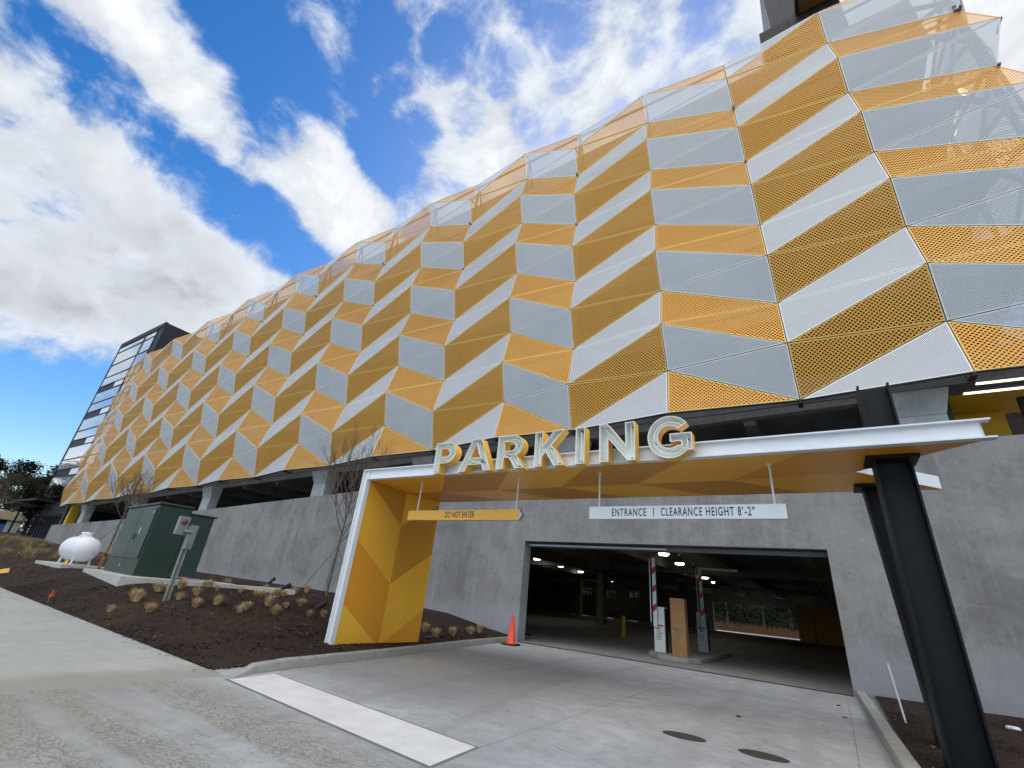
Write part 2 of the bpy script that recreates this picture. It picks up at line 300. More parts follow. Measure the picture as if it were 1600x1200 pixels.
# ------------------------------------------------------------------ object helpers
def tag(o, label=None, cat=None, group=None, kind=None):
    if label: o['label'] = label
    if cat: o['category'] = cat
    if group: o['group'] = group
    if kind: o['kind'] = kind
    return o
def thing(name, label, cat, loc=(0,0,0), group=None):
    o = D.objects.new(name, None); COL.objects.link(o); o.location = loc; o.empty_display_size = .2
    return tag(o, label, cat, group)
class B:
    def __init__(s): s.v = []; s.f = []; s.mi = []; s.ms = []; s.uv = {}; s.sm = set()
    def mid(s, m):
        if m not in s.ms: s.ms.append(m)
        return s.ms.index(m)
    def face(s, pts, m, uv=None, smooth=False):
        k = len(s.v); s.v += [tuple(p) for p in pts]; s.f.append(tuple(range(k, k+len(pts)))); s.mi.append(s.mid(m))
        if uv: s.uv[len(s.f)-1] = uv
        if smooth: s.sm.add(len(s.f)-1)
    def mesh_faces(s, vs, fs, m, smooth=False):
        k = len(s.v); s.v += [tuple(p) for p in vs]
        for f in fs:
            s.f.append(tuple(k+i for i in f)); s.mi.append(s.mid(m))
            if smooth: s.sm.add(len(s.f)-1)
    def box(s, x0, x1, y0, y1, z0, z1, m, fn=None):
        vs = [(x, y, z) for z in (z0, z1) for y in (y0, y1) for x in (x0, x1)]
        if fn: vs = [fn(*v) for v in vs]
        s.mesh_faces(vs, [(0,2,3,1),(4,5,7,6),(0,1,5,4),(2,6,7,3),(0,4,6,2),(1,3,7,5)], m)
    def bar(s, a, b, w, h, m, up=(0,0,1)):
        a = Vector(a); b = Vector(b); d = (b-a).normalized(); u = Vector(up)
        if abs(d.dot(u)) > .98: u = Vector((1, 0, 0))
        x = d.cross(u).normalized(); y = x.cross(d).normalized()
        vs = [p + x*sx*w/2 + y*sy*h/2 for p in (a, b) for sx, sy in ((-1,-1),(1,-1),(1,1),(-1,1))]
        s.mesh_faces(vs, [(0,1,2,3),(7,6,5,4),(0,4,5,1),(1,5,6,2),(2,6,7,3),(3,7,4,0)], m)
    def tube(s, pts, rs, m, seg=8, cap=True, smooth=True):
        pts = [Vector(p) for p in pts]
        if not hasattr(rs, '__len__'): rs = [rs]*len(pts)
        vs = []; prev = None
        for i, p in enumerate(pts):
            d = (pts[min(i+1, len(pts)-1)]-pts[max(i-1, 0)]).normalized()
            if prev is None:
                x = d.orthogonal().normalized()
            else:
                x = (prev - d*prev.dot(d)).normalized()
            prev = x; y = d.cross(x)
            for k in range(seg):
                a = 2*math.pi*k/seg; vs.append(p + (x*math.cos(a)+y*math.sin(a))*rs[i])
        fs = [(i*seg+k, i*seg+(k+1)%seg, (i+1)*seg+(k+1)%seg, (i+1)*seg+k) for i in range(len(pts)-1) for k in range(seg)]
        s.mesh_faces(vs, fs, m, smooth)
        if cap:
            s.mesh_faces(vs[:seg][::-1], [tuple(range(seg))], m); s.mesh_faces(vs[-seg:], [tuple(range(seg))], m)
    def lathe(s, c, prof, m, seg=24, axis='Z', smooth=True):
        vs = []
        for r, h in prof:
            for k in range(seg):
                a = 2*math.pi*k/seg; u, v_ = r*math.cos(a), r*math.sin(a)
                vs.append((c[0]+u, c[1]+v_, c[2]+h) if axis == 'Z' else (c[0]+h, c[1]+u, c[2]+v_))
        fs = [(i*seg+k, i*seg+(k+1)%seg, (i+1)*seg+(k+1)%seg, (i+1)*seg+k) for i in range(len(prof)-1) for k in range(seg)]
        s.mesh_faces(vs, fs, m, smooth)
    def prism(s, poly, z0, z1, m, fn=None):
        n = len(poly); vs = [(x, y, z0) for x, y in poly]+[(x, y, z1) for x, y in poly]
        if fn: vs = [fn(*v) for v in vs]
        s.mesh_faces(vs, [tuple(range(n))[::-1], tuple(range(n, 2*n))]+[(i, (i+1) % n, n+(i+1) % n, n+i) for i in range(n)], m)
    def build(s, name, parent=None, bevel=0., world=False):
        me = D.meshes.new(name); me.from_pydata([tuple(v) for v in s.v], [], s.f)
        for m_ in s.ms: me.materials.append(M[m_] if isinstance(m_, str) else m_)
        for i, p in enumerate(me.polygons):
            p.material_index = s.mi[i]; p.use_smooth = i in s.sm
        if s.uv:
            ul = me.uv_layers.new(name='UVMap')
            for i, uvs in s.uv.items():
                for li, u in zip(me.polygons[i].loop_indices, uvs): ul.data[li].uv = u
        me.update(); o = D.objects.new(name, me); COL.objects.link(o)
        if parent is not None:
            o.parent = parent
            if world: o.matrix_parent_inverse = Matrix.Translation(parent.location).inverted()
        if bevel:
            md = o.modifiers.new('bevel', 'BEVEL'); md.width = bevel; md.segments = 2; md.limit_method = 'ANGLE'
        return o
def struct(o): o['kind'] = 'structure'; return o
def lerp(a, b, f): return a+(b-a)*f
def interp(x, xs, ys):
    if x <= xs[0]: return ys[0]
    for i in range(1, len(xs)):
        if x <= xs[i]: return lerp(ys[i-1], ys[i], (x-xs[i-1])/(xs[i]-xs[i-1]))
    return ys[-1]

# ================================================================== TERRAIN, PAVING
def A_(x): return interp(x, [-160, -100, -74, -50, -36, -28, -21, -18, -14, -11, -9.5], [4.2, 3.1, 2.2, 1.5, 1.05, .95, .86, .85, .66, .20, .08])
def edge_z(x): return 0.02*max(0, -x-8.5)
def T(x, y):
    e = edge_z(x); tt = min(max((y-4.87)/2.2, 0), 1)
    tt = tt*tt*(3-2*tt)*.75 + .25*min(max(y-4.87, 0), 1)
    top = A_(x) + (.05 if 7 < y < 14 and x < -15 else 0)*min(1, (-x-15)/3 if x < -15 else 0)
    return e + (max(top, e)-e)*tt
def kerb_x(y): return interp(y, [4.89, 5.43, 6.14, 7.67, 8.96, 10.66, 12.9, 16.32, 17.1], [-8.14, -8.4, -8.56, -8.82, -9.03, -9.37, -9.82, -10.37, -10.48])

# far ground sheet
b = B()
xs = [-900, -400, -250, -160]; 
b.face([(-900, -400, -.35), (900, -400, -.35), (900, 900, -.35), (-900, 900, -.35)], 'mulch')
M['far_ground'] = simple('winter_ground', (.10, .085, .05), .95, 0, .2, .4, .12)
b.mi = [0]; b.ms = ['far_ground']
struct(b.build('ground'))
# rising ground left of the garage
b = B(); XS = [-9.0-1.0*i for i in range(0, 40)]+[-50-6*i for i in range(0, 20)]
YS = [4.90, 5.0, 5.2, 5.45, 5.8, 6.2, 6.7, 7.2, 8, 9, 10.5, 12, 14, 16, 17.4, 19]
def tz(x, y):
    n = noise.noise(Vector((x*.9, y*.9, 0)))*.035 + noise.noise(Vector((x*3.1, y*3.1, 4)))*.018
    return T(x, y) + (n if y > 4.95 else 0) - .01
for i in range(len(XS)-1):
    for j in range(len(YS)-1):
        q = []
        for xx, yy in ((XS[i], YS[j]), (XS[i], YS[j+1]), (XS[i+1], YS[j+1]), (XS[i+1], YS[j])):
            px = min(xx, kerb_x(yy)-.14) if xx > -10.9 else xx
            q.append((px, yy, tz(px, yy)))
        if abs(q[0][0]-q[3][0]) < 1e-4 and abs(q[1][0]-q[2][0]) < 1e-4: continue
        b.face(q, 'mulch', smooth=True)
struct(b.build('planting_bed'))
# far hillside left
b = B(); HX = [-160-20*i for i in range(14)]; HY = [-160, -80, -20, 5, 19, 40, 80, 140, 220, 340]
for i in range(len(HX)-1):
    for j in range(len(HY)-1):
        b.face([(HX[i+di], HY[j+dj], 3.6+abs(HX[i+di]+160)*.03+(0 if HY[j+dj] > 0 else -1)) for di, dj in ((0,0),(0,1),(1,1),(1,0))], 'far_ground')
for i, (x0, x1) in enumerate(((-82, -110), (-110, -160))):
    b.face([(x0, 19, A_(x0)), (x0, 340, A_(x0)), (x1, 340, A_(x1)), (x1, 19, A_(x1))], 'far_ground')
struct(b.build('hillside'))
# sidewalk strip (light) left of x=-8.4, rising gently to the left
b = B(); SX = [-8.38]+[-8.6-1.55*k for k in range(1, 90)]
for i in range(len(SX)-1):
    x0, x1 = SX[i], SX[i+1]
    y0 = 4.90; 
    b.face([(x0, -30, edge_z(x0)), (x0, y0, edge_z(x0)), (x1, y0, edge_z(x1)), (x1, -30, edge_z(x1))], 'walk')
struct(b.build('sidewalk'))
# driveway slab
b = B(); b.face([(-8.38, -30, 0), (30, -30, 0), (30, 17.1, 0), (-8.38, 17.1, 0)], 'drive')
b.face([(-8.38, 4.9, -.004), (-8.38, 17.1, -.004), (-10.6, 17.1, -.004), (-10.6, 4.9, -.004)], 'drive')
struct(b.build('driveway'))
b = B(); b.box(-8.41, -8.37, -30, 4.9, -.2, -.001, 'black_gap')
struct(b.build('paving_joint'))
# pale cast strip set in the paving
mt, t = mat('pale_cast_strip', (.66, .68, .66), .75, 0, .3)
nn = t.noise(t.co, 2.2, 7, .6, .5); t.put(t.b.inputs['Base Color'], t.ramp(nn, (.35, (.62, .62, .59)), (.65, (.72, .72, .69)))); t.put(t.b.inputs['Normal'], t.bump(t.noise(t.co, 60, 3), .2, .005)); M['strip'] = mt
b = B(); st = [(-8.09, 4.80), (-8.20, 5.66), (-3.63, 5.27), (-3.56, 4.41)]
b.face([(x, y, .006) for x, y in st][::-1], 'strip')
out = [(-8.14, 4.76), (-8.22, 5.70), (-3.60, 5.31), (-3.52, 4.37)]
M['strip_rim'] = simple('dark_concrete_edge', (.19, .19, .18), .6)
b.face([(x, y, .003) for x, y in out][::-1], 'strip_rim')  # darker rim around the pale strip
struct(b.build('pavement_strip'))
# dark round drain lids in the driveway
for k, (x, y, lb) in enumerate(((-2.05, 8.16, 'dark round drain lid in the driveway, farther from the black posts'), (-1.04, 8.12, 'dark round drain lid in the driveway, nearer the black posts'))):
    b = B(); M['lid'] = simple('dark_drain_lid', (.055, .052, .045), .6, 0, .4, .2, 20) if k == 0 else M['lid']
    b.lathe((x, y, 0), [(.29, .002), (.30, .006), (.28, .008), (0.001, .008)], 'lid', 36)
    b.v = [(vx, y+(vy-y)*.62, vz) for vx, vy, vz in b.v]
    tag(b.build('drain_lid'), lb, 'drain lid', 'drain lids in the driveway')
# kerbs
def kerb(name, pts, w_, side, m='kerb_conc', ramp0=False):
    """pts: the pavement-side foot line; side = +1 kerb body lies to +x, -1 to -x"""
    b = B(); prof = [(0, 0), (.02, .13), (.035, .15), (w_-.01, .15), (w_, .14), (w_, -.05)]
    rows = []
    for i, (x, y) in enumerate(pts):
        hs = 1.0
        if ramp0 and i < 3: hs = (.02, .35, .85)[i]
        rows.append([(x+side*dx, y, dz*hs if dz > 0 else dz) for dx, dz in prof])
    for i in range(len(rows)-1):
        for j in range(len(prof)-1):
            q = [rows[i][j], rows[i+1][j], rows[i+1][j+1], rows[i][j+1]]
            b.face(q if side < 0 else q[::-1], m)
    for r_ in (rows[0], rows[-1]): b.face(r_, m)
    return struct(b.build(name))
kl = [(-8.14, 4.89), (-8.27, 5.15), (-8.4, 5.43), (-8.56, 6.14), (-8.82, 7.67), (-9.03, 8.96), (-9.37, 10.66), (-9.82, 12.9), (-10.37, 16.32), (-10.48, 17.08)]
kerb('kerb', kl, .2, -1, ramp0=True)
kerb('kerb', [(.42, -12), (.42, 8.6), (.40, 9.2), (.21, 16.78), (.2, 17.08)], .22, 1)
# bed right of the driveway
b = B()
for i in range(24):
    for j in range(30):
        x0, x1 = .62+i*.5, .62+(i+1)*.5; y0, y1 = 2.2+j*.5, 2.2+(j+1)*.5
        b.face([(x, y, .09+noise.noise(Vector((x*1.7, y*1.7, 9)))*.05+.02) for x, y in ((x0, y0), (x1, y0), (x1, y1), (x0, y1))], 'mulch', smooth=True)
struct(b.build('planting_bed'))

# ================================================================== GARAGE
NC = 21
SXc = [8.67, 4.41, 0.2, -3.95, -8.03, -11.66, -15.79, -19.93, -24.09, -28.25, -32.49, -36.72, -40.91, -45.14, -49.38, -53.71, -58.01, -62.22, -66.38, -70.52, -74.68]
SYc = [0.14, 0.23, 0.08, 0.0, -0.08, -0.05, -0.03, 0.09, 0.11, 0.22, 0.29, 0.39, 0.44, 0.52, 0.6, 0.71, 0.77, 0.85, 0.91, 1.01, 1.09]
SZr = [0.0, 1.99, 3.98, 5.98, 7.97, 9.94, 11.89, 13.82, 15.76, 17.7, 19.63]
def node(i, j, back=0.):
    s = 1 if (i+j) % 2 == 0 else -1
    x = SXc[i] - .0289*SZr[j]; y = 16.2+SYc[i]+.0315*SZr[j]+.2245*s; z = 8.295+.029*SXc[i]+SZr[j]
    if i == 0: x += .33 if j % 2 else -.22
    return Vector((x, y+back, z))
def sh(x, y, z): return (x, y+.0131*(6-x)+.0315*(z-8.3) if y < 30 else y, z+.029*x)          # the upper decks follow the same slope
GLOC = Vector((-33, 17.1, 0))
garage = thing('parking_garage', 'long multi-storey parking garage wrapped in folded gold and silver perforated panels', 'parking garage', GLOC)
def gp(b, name, bevel=0., **k):
    o = b.build(name, garage, bevel, world=True); return tag(o, **k) if k else o

# --- podium wall with the vehicle opening
def wall_y(x): return 17.1 + interp(-x, [-10, 12, 30, 50, 78], [0, 0, .1, .45, 1.0])
def wtop(x): return interp(-x, [-12, 3, 21, 32, 37, 57, 78], [6.9, 6.68, 6.17, 5.65, 5.42, 4.6, 4.05])
b = B(); TH = .55
wx = [10.5, 7, 3.5, .17, -2.6, -5.2, -7.9, -10.35, -13, -16, -21, -26, -31, -36, -41, -46, -52, -58, -64, -70, -76.5]
for i in range(len(wx)-1):
    x0, x1 = wx[i+1], wx[i]; y0, y1 = wall_y(x0), wall_y(x1)
    zb = -.4 if not (x1 <= .171 and x0 >= -10.36) else 3.69
    q = [(x0, y0, zb), (x1, y1, zb), (x1, y1, wtop(x1)), (x0, y0, wtop(x0))]
    b.face(q, 'wall_conc'); b.face([(p[0], p[1]+TH, p[2]) for p in q][::-1], 'dark_conc')
    b.face([q[3], q[2], (q[2][0], q[2][1]+TH, q[2][2]), (q[3][0], q[3][1]+TH, q[3][2])], 'wall_conc')
    if zb > 3: b.face([(x0, y0, zb), (x0, y0+TH, zb), (x1, y1+TH, zb), (x1, y1, zb)], 'wall_conc')
for x, sgn in ((.17, 1), (-10.35, -1)): b.face([(x, 17.1, -.4), (x, 17.1+TH, -.4), (x, 17.1+TH, 3.69), (x, 17.1, 3.69)][::sgn], 'wall_conc')
xe = -76.5; b.face([(xe, wall_y(xe), -.4), (xe, wall_y(xe), wtop(xe)), (xe, wall_y(xe)+TH, wtop(xe)), (xe, wall_y(xe)+TH, -.4)], 'wall_conc')
gp(b, 'podium_wall')
# door track / steel lintel inside the opening
b = B(); b.box(-10.34, .16, 17.42, 17.60, 3.50, 3.64, 'frame_steel'); b.box(-10.34, -4.6, 17.36, 17.41, 3.53, 3.60, 'galv')
gp(b, 'door_lintel', .01)
# --- ground level inside
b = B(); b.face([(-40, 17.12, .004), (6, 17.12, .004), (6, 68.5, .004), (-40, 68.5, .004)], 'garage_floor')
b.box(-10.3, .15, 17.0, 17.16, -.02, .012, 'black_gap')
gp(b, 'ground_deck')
b = B()
b.box(-40, 6, 17.66, 68, 4.75, 5.05, 'dark_conc')
for k in range(5, 16):      # deep double-tee stems running front to back
    x = -58+k*4.1; b.box(x-.22, x+.22, 17.66, 68, 4.10, 4.749, 'dark_conc')
for y in (34, 51): b.box(-40, 6, y-.35, y+.35, 3.95, 4.3, 'dark_conc')
gp(b, 'ground_ceiling')
b = B()     # rear wall with a wide opening and small ones
zs = 3.2
def wallx(x0, x1, z0, z1, y=68.0, th=.4, m='dark_conc'): b.box(x0, x1, y, y+th, z0, z1, m)
wallx(-40, -31.2, -.1, 4.75); wallx(-31.2, -29.0, -.1, 2.7); wallx(-31.2, -29.0, 3.55, 4.75); wallx(-29.0, -27.2, -.1, 4.75)
wallx(-27.2, -25.4, -.1, 2.4); wallx(-27.2, -25.4, 3.5, 4.75); wallx(-25.4, -23.4, -.1, 4.75); wallx(-23.4, -22.0, -.1, 2.8); wallx(-23.4, -22.0, 3.6, 4.75)
wallx(-22.0, -12.6, -.1, 4.75); wallx(-12.6, -3.2, 3.15, 4.75); wallx(-12.6, -3.2, -.1, .06, m='kerb_conc'); wallx(-3.2, 6, -.1, 4.75)
gp(b, 'rear_wall')
M['yellow_wall'] = simple('yellow_painted_wall', (.66, .38, .02), .55)
b = B(); b.box(.9, 1.2, 17.7, 67.9, 0, 4.1, 'yellow_wall'); gp(b, 'inner_wall')
b = B(); b.box(-3.1, .89, 60, 60.3, 0, 3.3, 'yellow_wall'); gp(b, 'inner_wall')
b = B(); b.box(-40.4, -40, 17.7, 68, -.1, 4.75, 'dark_conc'); gp(b, 'inner_wall')
b = B(); b.box(-1.75, -1.6, 59.9, 59.99, 0, 2.3, 'kerb_conc'); gp(b, 'door_jamb')
for x in (-26.5, -17.0):
    for y in (26, 42, 58):
        b = B(); b.box(x-.3, x+.3, y-.45, y+.45, 0, 4.3, 'dark_conc'); gp(b, 'inner_column')
# --- upper decks
deck_z = [5.05, 8.72, 12.62, 16.6, 20.5, 24.4]
XL, XR, YB = -74.0, 7.3, 50.0
for k, z in enumerate(deck_z):
    b = B()
    yf = 17.9 if k else 17.7
    b.box(XL, XR, yf, YB, z, z+.32, 'dark_conc', sh)
    if k:
        b.box(XL, XR, yf-.35, yf-.002, z-.38, z+(.9 if k < 5 else 3.45), 'dark_conc', sh)      # spandrel beam; top one raised to block sky seen through the panels
        for q in range(18):
            x = XL+2.1+q*4.4; b.box(x-.2, x+.2, yf, YB, z-.55, z-.002, 'dark_conc', sh)
    gp(b, 'floor_slab')
b = B(); b.box(XL, XR, YB, YB+.3, 5.4, 25.5, 'dark_conc', sh); gp(b, 'upper_rear_wall')
b = B(); b.box(XL-.3, XL-.001, 17.9, YB, 4.6, 25.5, 'charcoal2', sh); gp(b, 'upper_end_wall')
# columns standing on the wall top, flared heads
for k, x in enumerate((3.2, -8.6, -17.2, -25.9, -40.3, -54.4, -68.4)):
    b = B(); zt = 8.34+.029*x+.0; zb = wtop(x)-.02; y = wall_y(x)+.32
    b.box(x-.62, x+.62, y-.05, y+.62, zb, zb+(zt-zb)*.55, 'col_conc')
    z1 = zb+(zt-zb)*.55
    vs = [(x-.62, y-.05, z1), (x+.62, y-.05, z1), (x+.62, y+.62, z1), (x-.62, y+.62, z1), (x-.8, y-.28, zt), (x+.8, y-.28, zt), (x+.8, y+.62, zt), (x-.8, y+.62, zt)]
    b.mesh_faces(vs, [(3,2,1,0),(4,5,6,7),(0,1,5,4),(1,2,6,5),(2,3,7,6),(3,0,4,7)], 'col_conc')
    gp(b, 'column', .02)
for k, x in enumerate((-4.4, -21.5, -33, -47, -61)):
    b = B(); zt = 8.34+.029*x; y = 24.; b.box(x-.4, x+.4, y, y+.6, 5.3, zt, 'dark_conc'); gp(b, 'column')
b = B()
for x, wd in ((-74.3, .35), (-72.6, .35)): b.box(x-wd, x+wd, wall_y(x)+.1, wall_y(x)+.9, wtop(x)-.3, 6.4, 'yellow_wall' if x > -73.5 else 'charcoal2')
gp(b, 'end_pier')
# steel behind the screen: rails along each row, posts behind each fold
b = B()
for j in range(0, 11, 2):
    for i in range(NC-1):
        a = node(i, j); c = node(i+1, j); yy = .46
        b.bar((a.x, 16.2+SYc[i]+.0315*SZr[j]+yy, a.z), (c.x, 16.2+SYc[i+1]+.0315*SZr[j]+yy, c.z), .10, .10, 'frame_steel')
for i in range(NC):
    a = node(i, 0); c = node(i, 10)
    b.bar((a.x, 16.2+SYc[i]+.40, a.z+.02), (c.x, 16.2+SYc[i]+.0315*SZr[10]+.40, c.z), .09, .12, 'frame_steel', up=(0,1,0))
    for j in (2, 4, 6, 8):
        a = node(i, j); b.bar((a.x, 16.2+SYc[i]+.5, a.z), (a.x, 17.56, a.z-.05), .08, .08, 'frame_steel')
    for j in range(11):
        a = node(i, j); b.bar((a.x, a.y+.01, a.z), (a.x, 16.2+SYc[i]+.0315*SZr[j]+.42, a.z), .05, .05, 'frame_steel')
    for jj in (9, 10):          # raking props of the open top
        a = node(i, 10); b.bar((a.x, 16.7+SYc[i]+.6, a.z-.1), (a.x, 18.2, 25.2+.029*a.x), .07, .07, 'frame_steel')
gp(b, 'screen_frame')
# brackets and dark base plates on the lower edge
b = B()
for i in range(NC):
    a = node(i, 0); b.box(a.x-.07, a.x+.07, a.y+.04, a.y+.5, a.z-.09, a.z-.012, 'black_gap')
for i in range(NC-1):
    a = node(i, 0); c = node(i+1, 0)
    b.bar((a.x, a.y+.06, a.z-.005), (c.x, c.y+.06, c.z-.005), .10, .03, 'black_gap')
gp(b, 'base_rail')
# open right-hand end: braced steel and a second perforated screen returning round the corner
b = B()
for k in range(5):
    z0, z1 = deck_z[k+1]+.2, (deck_z[k+2] if k < 4 else 26.0)
    for y in (17.2, 21.5, 26):
        b.bar((6.4, y, z0), (7.9, y, (z0+z1)/2), .14, .14, 'frame_steel'); b.bar((6.4, y, z1), (7.9, y, (z0+z1)/2), .14, .14, 'frame_steel')
    b.bar((7.9, 17, z0), (7.9, 27.5, z1), .12, .12, 'frame_steel'); b.bar((7.9, 17, z1), (7.9, 27.5, z0), .12, .12, 'frame_steel')
for y in (17.2, 21.5, 26, 30): b.bar((7.9, y, 8.4), (7.9, y, 26), .16, .16, 'frame_steel')
gp(b, 'end_bracing')

# --- the folded screen
def tri_list():
    out_ = []
    for i in range(NC-1):            # cell between line i (right) and i+1 (left)
        for j in range(10):
            R0, R1, L0, L1 = node(i, j), node(i, j+1), node(i+1, j), node(i+1, j+1)
            left_odd = (i+1) % 2 == 1
            if left_odd:             # band edge falls from upper left to lower right
                # i (index) even lines: boundary k at row k ; odd lines: boundary k at row k+1
                lo = ([L0, R0, L1], j, 'B'); up = ([L1, R0, R1], j+1, 'B')
            else:                    # band edge climbs from lower left to upper right
                lo = ([L0, R0, R1], j, 'A'); up = ([L0, R1, L1], j+1, 'A')
            out_ += [(lo, i, j), (up, i, j)]
    return out_
def panel_into(b, tri, gold):
    p = [Vector(q) for q in tri]
    n = (p[1]-p[0]).cross(p[2]-p[0]).normalized()
    if n.y > 0: p = [p[0], p[2], p[1]]; n = -n
    def inset(pts, d):
        o_ = []; 
        for k in range(3):
            a, c, e = pts[k-1], pts[k], pts[(k+1) % 3]
            u = (a-c).normalized(); v_ = (e-c).normalized(); bis = (u+v_).normalized(); sn = math.sin(u.angle(v_)/2)
            o_.append(c+bis*(d/max(sn, .08)))
        return o_
    o1 = inset(p, .017); o2 = inset(p, .048)
    solid, pf = ('gold', 'perf_gold') if gold else ('silver', 'perf_silver')
    for k in range(3):
        q = (k+1) % 3; b.face([o1[k], o1[q], o2[q], o2[k]], solid)
        b.face([o1[q], o1[k], o1[k]-n*.05, o1[q]-n*.05], solid)
    # lattice runs along the level seam
    e = max(((p[1]-p[0]), (p[2]-p[1]), (p[0]-p[2])), key=lambda v_: abs(v_.x)/v_.length)
    ux = (Vector((1, 0, 0))-n*n.x).normalized(); uy = n.cross(ux)
    b.face(o2, pf, uv=[(q.dot(ux), q.dot(uy)) for q in o2])
def proj(P):
    q = Vector(P)-Vector((0, 0, 1.6)); d = q.dot(CF); return (q.dot(CR)/d*710+800, 600-q.dot(CU)/d*710) if d > .1 else None
tl = []
for (tri, band, typ), i, j in tri_list():
    gold = (band % 2 == 0) if typ == 'B' else (band % 2 == 1)
    # area that falls inside the frame
    pp = [proj(q) for q in tri]; ar = abs((pp[1][0]-pp[0][0])*(pp[2][1]-pp[0][1])-(pp[2][0]-pp[0][0])*(pp[1][1]-pp[0][1]))/2
    cx = sum(q[0] for q in pp)/3; cy = sum(q[1] for q in pp)/3
    if cx > 1640 or cy < -40: ar *= .05
    tl.append((ar, tri, gold, i, j))
tl.sort(key=lambda v_: -v_[0])
for ar, tri, gold, i, j in tl[:100]:
    b = B(); panel_into(b, tri, gold)
    o = gp(b, 'perforated_panel'); o['label'] = 'gold perforated metal panel' if gold else 'silver perforated metal panel'
b = B()
for ar, tri, gold, i, j in tl[100:]: panel_into(b, tri, gold)
o = gp(b, 'perforated_panel_field'); o['kind'] = 'stuff'
# return screen round the right corner (seen through the front panels)
b = B()
for k in range(4):
    for j in range(10):
        y0 = 16.45+k*4.1; y1 = y0+4.1
        def rn(k_, j_): 
            s = 1 if (k_+j_) % 2 else -1
            return Vector((8.1+.10*s, 17.0+k_*4.1, 8.5+SZr[j_]*.93))
        a, c, d_, e_ = rn(k, j), rn(k+1, j), rn(k+1, j+1), rn(k, j+1)
        for tri in ((a, c, d_), (a, d_, e_)):
            p = list(tri); n = (p[1]-p[0]).cross(p[2]-p[0]).normalized(); ux = (Vector((0, 1, 0))-n*n.y).normalized(); uy = n.cross(ux)
            gold = (j+k) % 2
            b.face(p, 'perf_gold' if gold else 'perf_silver', uv=[(q.dot(ux), q.dot(uy)) for q in p])
gp(b, 'return_screen')
# lobby corner under the right end: yellow ceiling and wall, glazing
b = B()
b.box(4.0, 6.3, 17.3, 19.6, 8.28, 8.38, 'yellow_wall'); b.box(3.95, 5.55, 19.3, 19.5, 5.4, 8.27, 'yellow_wall')
b.box(3.75, 3.95, 17.4, 19.6, 5.4, 8.27, 'dark_steel'); b.box(5.56, 5.70, 17.95, 18.1, 6.5, 8.2, 'dark_steel'); b.box(4.0, 9, 17.22, 17.29, 8.2, 8.5, 'charcoal2')
gp(b, 'corner_lobby')
M['lamp_warm'] = mat('strip_lamp', (1, 1, .8), .5)[0]
M['lamp_warm'].node_tree.nodes['Principled BSDF'].inputs['Emission Color'].default_value = (1, .93, .62, 1)
M['lamp_warm'].node_tree.nodes['Principled BSDF'].inputs['Emission Strength'].default_value = 1.6
for k, (x0, y, lb) in enumerate(((4.32, 16.12, 'thin lit strip lamp under the corner overhang, the upper one'), (4.17, 16.78, 'thin lit strip lamp under the corner overhang, the lower one'))):
    b = B(); b.box(x0, 8.2, y-.05, y+.05, 8.0, 8.03, 'lamp_warm'); b.box(x0-.02, 8.22, y-.07, y+.07, 8.032, 8.09, 'black_gap')
    tag(b.build('strip_lamp'), lb, 'lamp', 'strip lamps under the corner overhang')
# lift penthouse above the roof
M['card_brown'] = simple('brown_soffit', (.16, .07, .02), .6)
b = B()
b.box(2.95, 5.6, 20, 30, 24.8, 40, 'charcoal2'); b.box(1.65, 3.2, 19.6, 24, 30.4, 33.0, 'dark_steel')
b.box(3.6, 6.0, 18.5, 20.0, 33.6, 34.1, 'charcoal'); b.box(3.75, 5.9, 18.6, 19.9, 33.52, 33.59, 'card_brown')
b.box(2.3, 2.94, 19.9, 24, 33.0, 40, 'charcoal2')
gp(b, 'lift_penthouse')
# ceiling lamps inside
M['lamp'] = mat('ceiling_lamp_lens', (1, 1, .9), .5)[0]
M['lamp'].node_tree.nodes['Principled BSDF'].inputs['Emission Color'].default_value = (1, .93, .74, 1)
M['lamp'].node_tree.nodes['Principled BSDF'].inputs['Emission Strength'].default_value = 9
lamps = [(-18.56, 32.7), (-19.43, 38.5), (-20.27, 44.5), (-21.28, 51.3), (-22.2, 58.5), (-6.99, 25.75), (-7.4, 30.7), (-7.87, 36.6), (-8.2, 42.0), (-8.64, 47.0), (-9.0, 53.0)]
first = None
ordn = ['nearest', 'second', 'third', 'fourth', 'fifth', 'farthest']
for k, (x, y) in enumerate(lamps):
    row = 'left' if k < 5 else 'right'; idx = k if k < 5 else k-5
    nm = ordn[idx] if not (k == 4) else 'farthest'
    if first is None:
        first = thing('ceiling_light', '', 'ceiling light', (x, y, 4.3))
        b = B(); b.lathe((0, 0, 0), [(.001, -.10), (.22, -.09), (.26, -.04), (.27, 0)], 'lamp', 20); b.build('lens', first)
        b = B(); b.lathe((0, 0, 0), [(.28, 0.0), (.31, .02), (.29, .06), (.12, .10), (.05, .44)], 'galv', 20); b.build('housing', first)
        r = first
    else:
        r = first.copy(); COL.objects.link(r); r.location = (x, y, 4.3)
        for ch in list(first.children):
            c = ch.copy(); COL.objects.link(c); c.parent = r
    r['label'] = f'round lit ceiling light in the garage, {nm} in the {row} row'; r['group'] = 'ceiling lights in the garage'

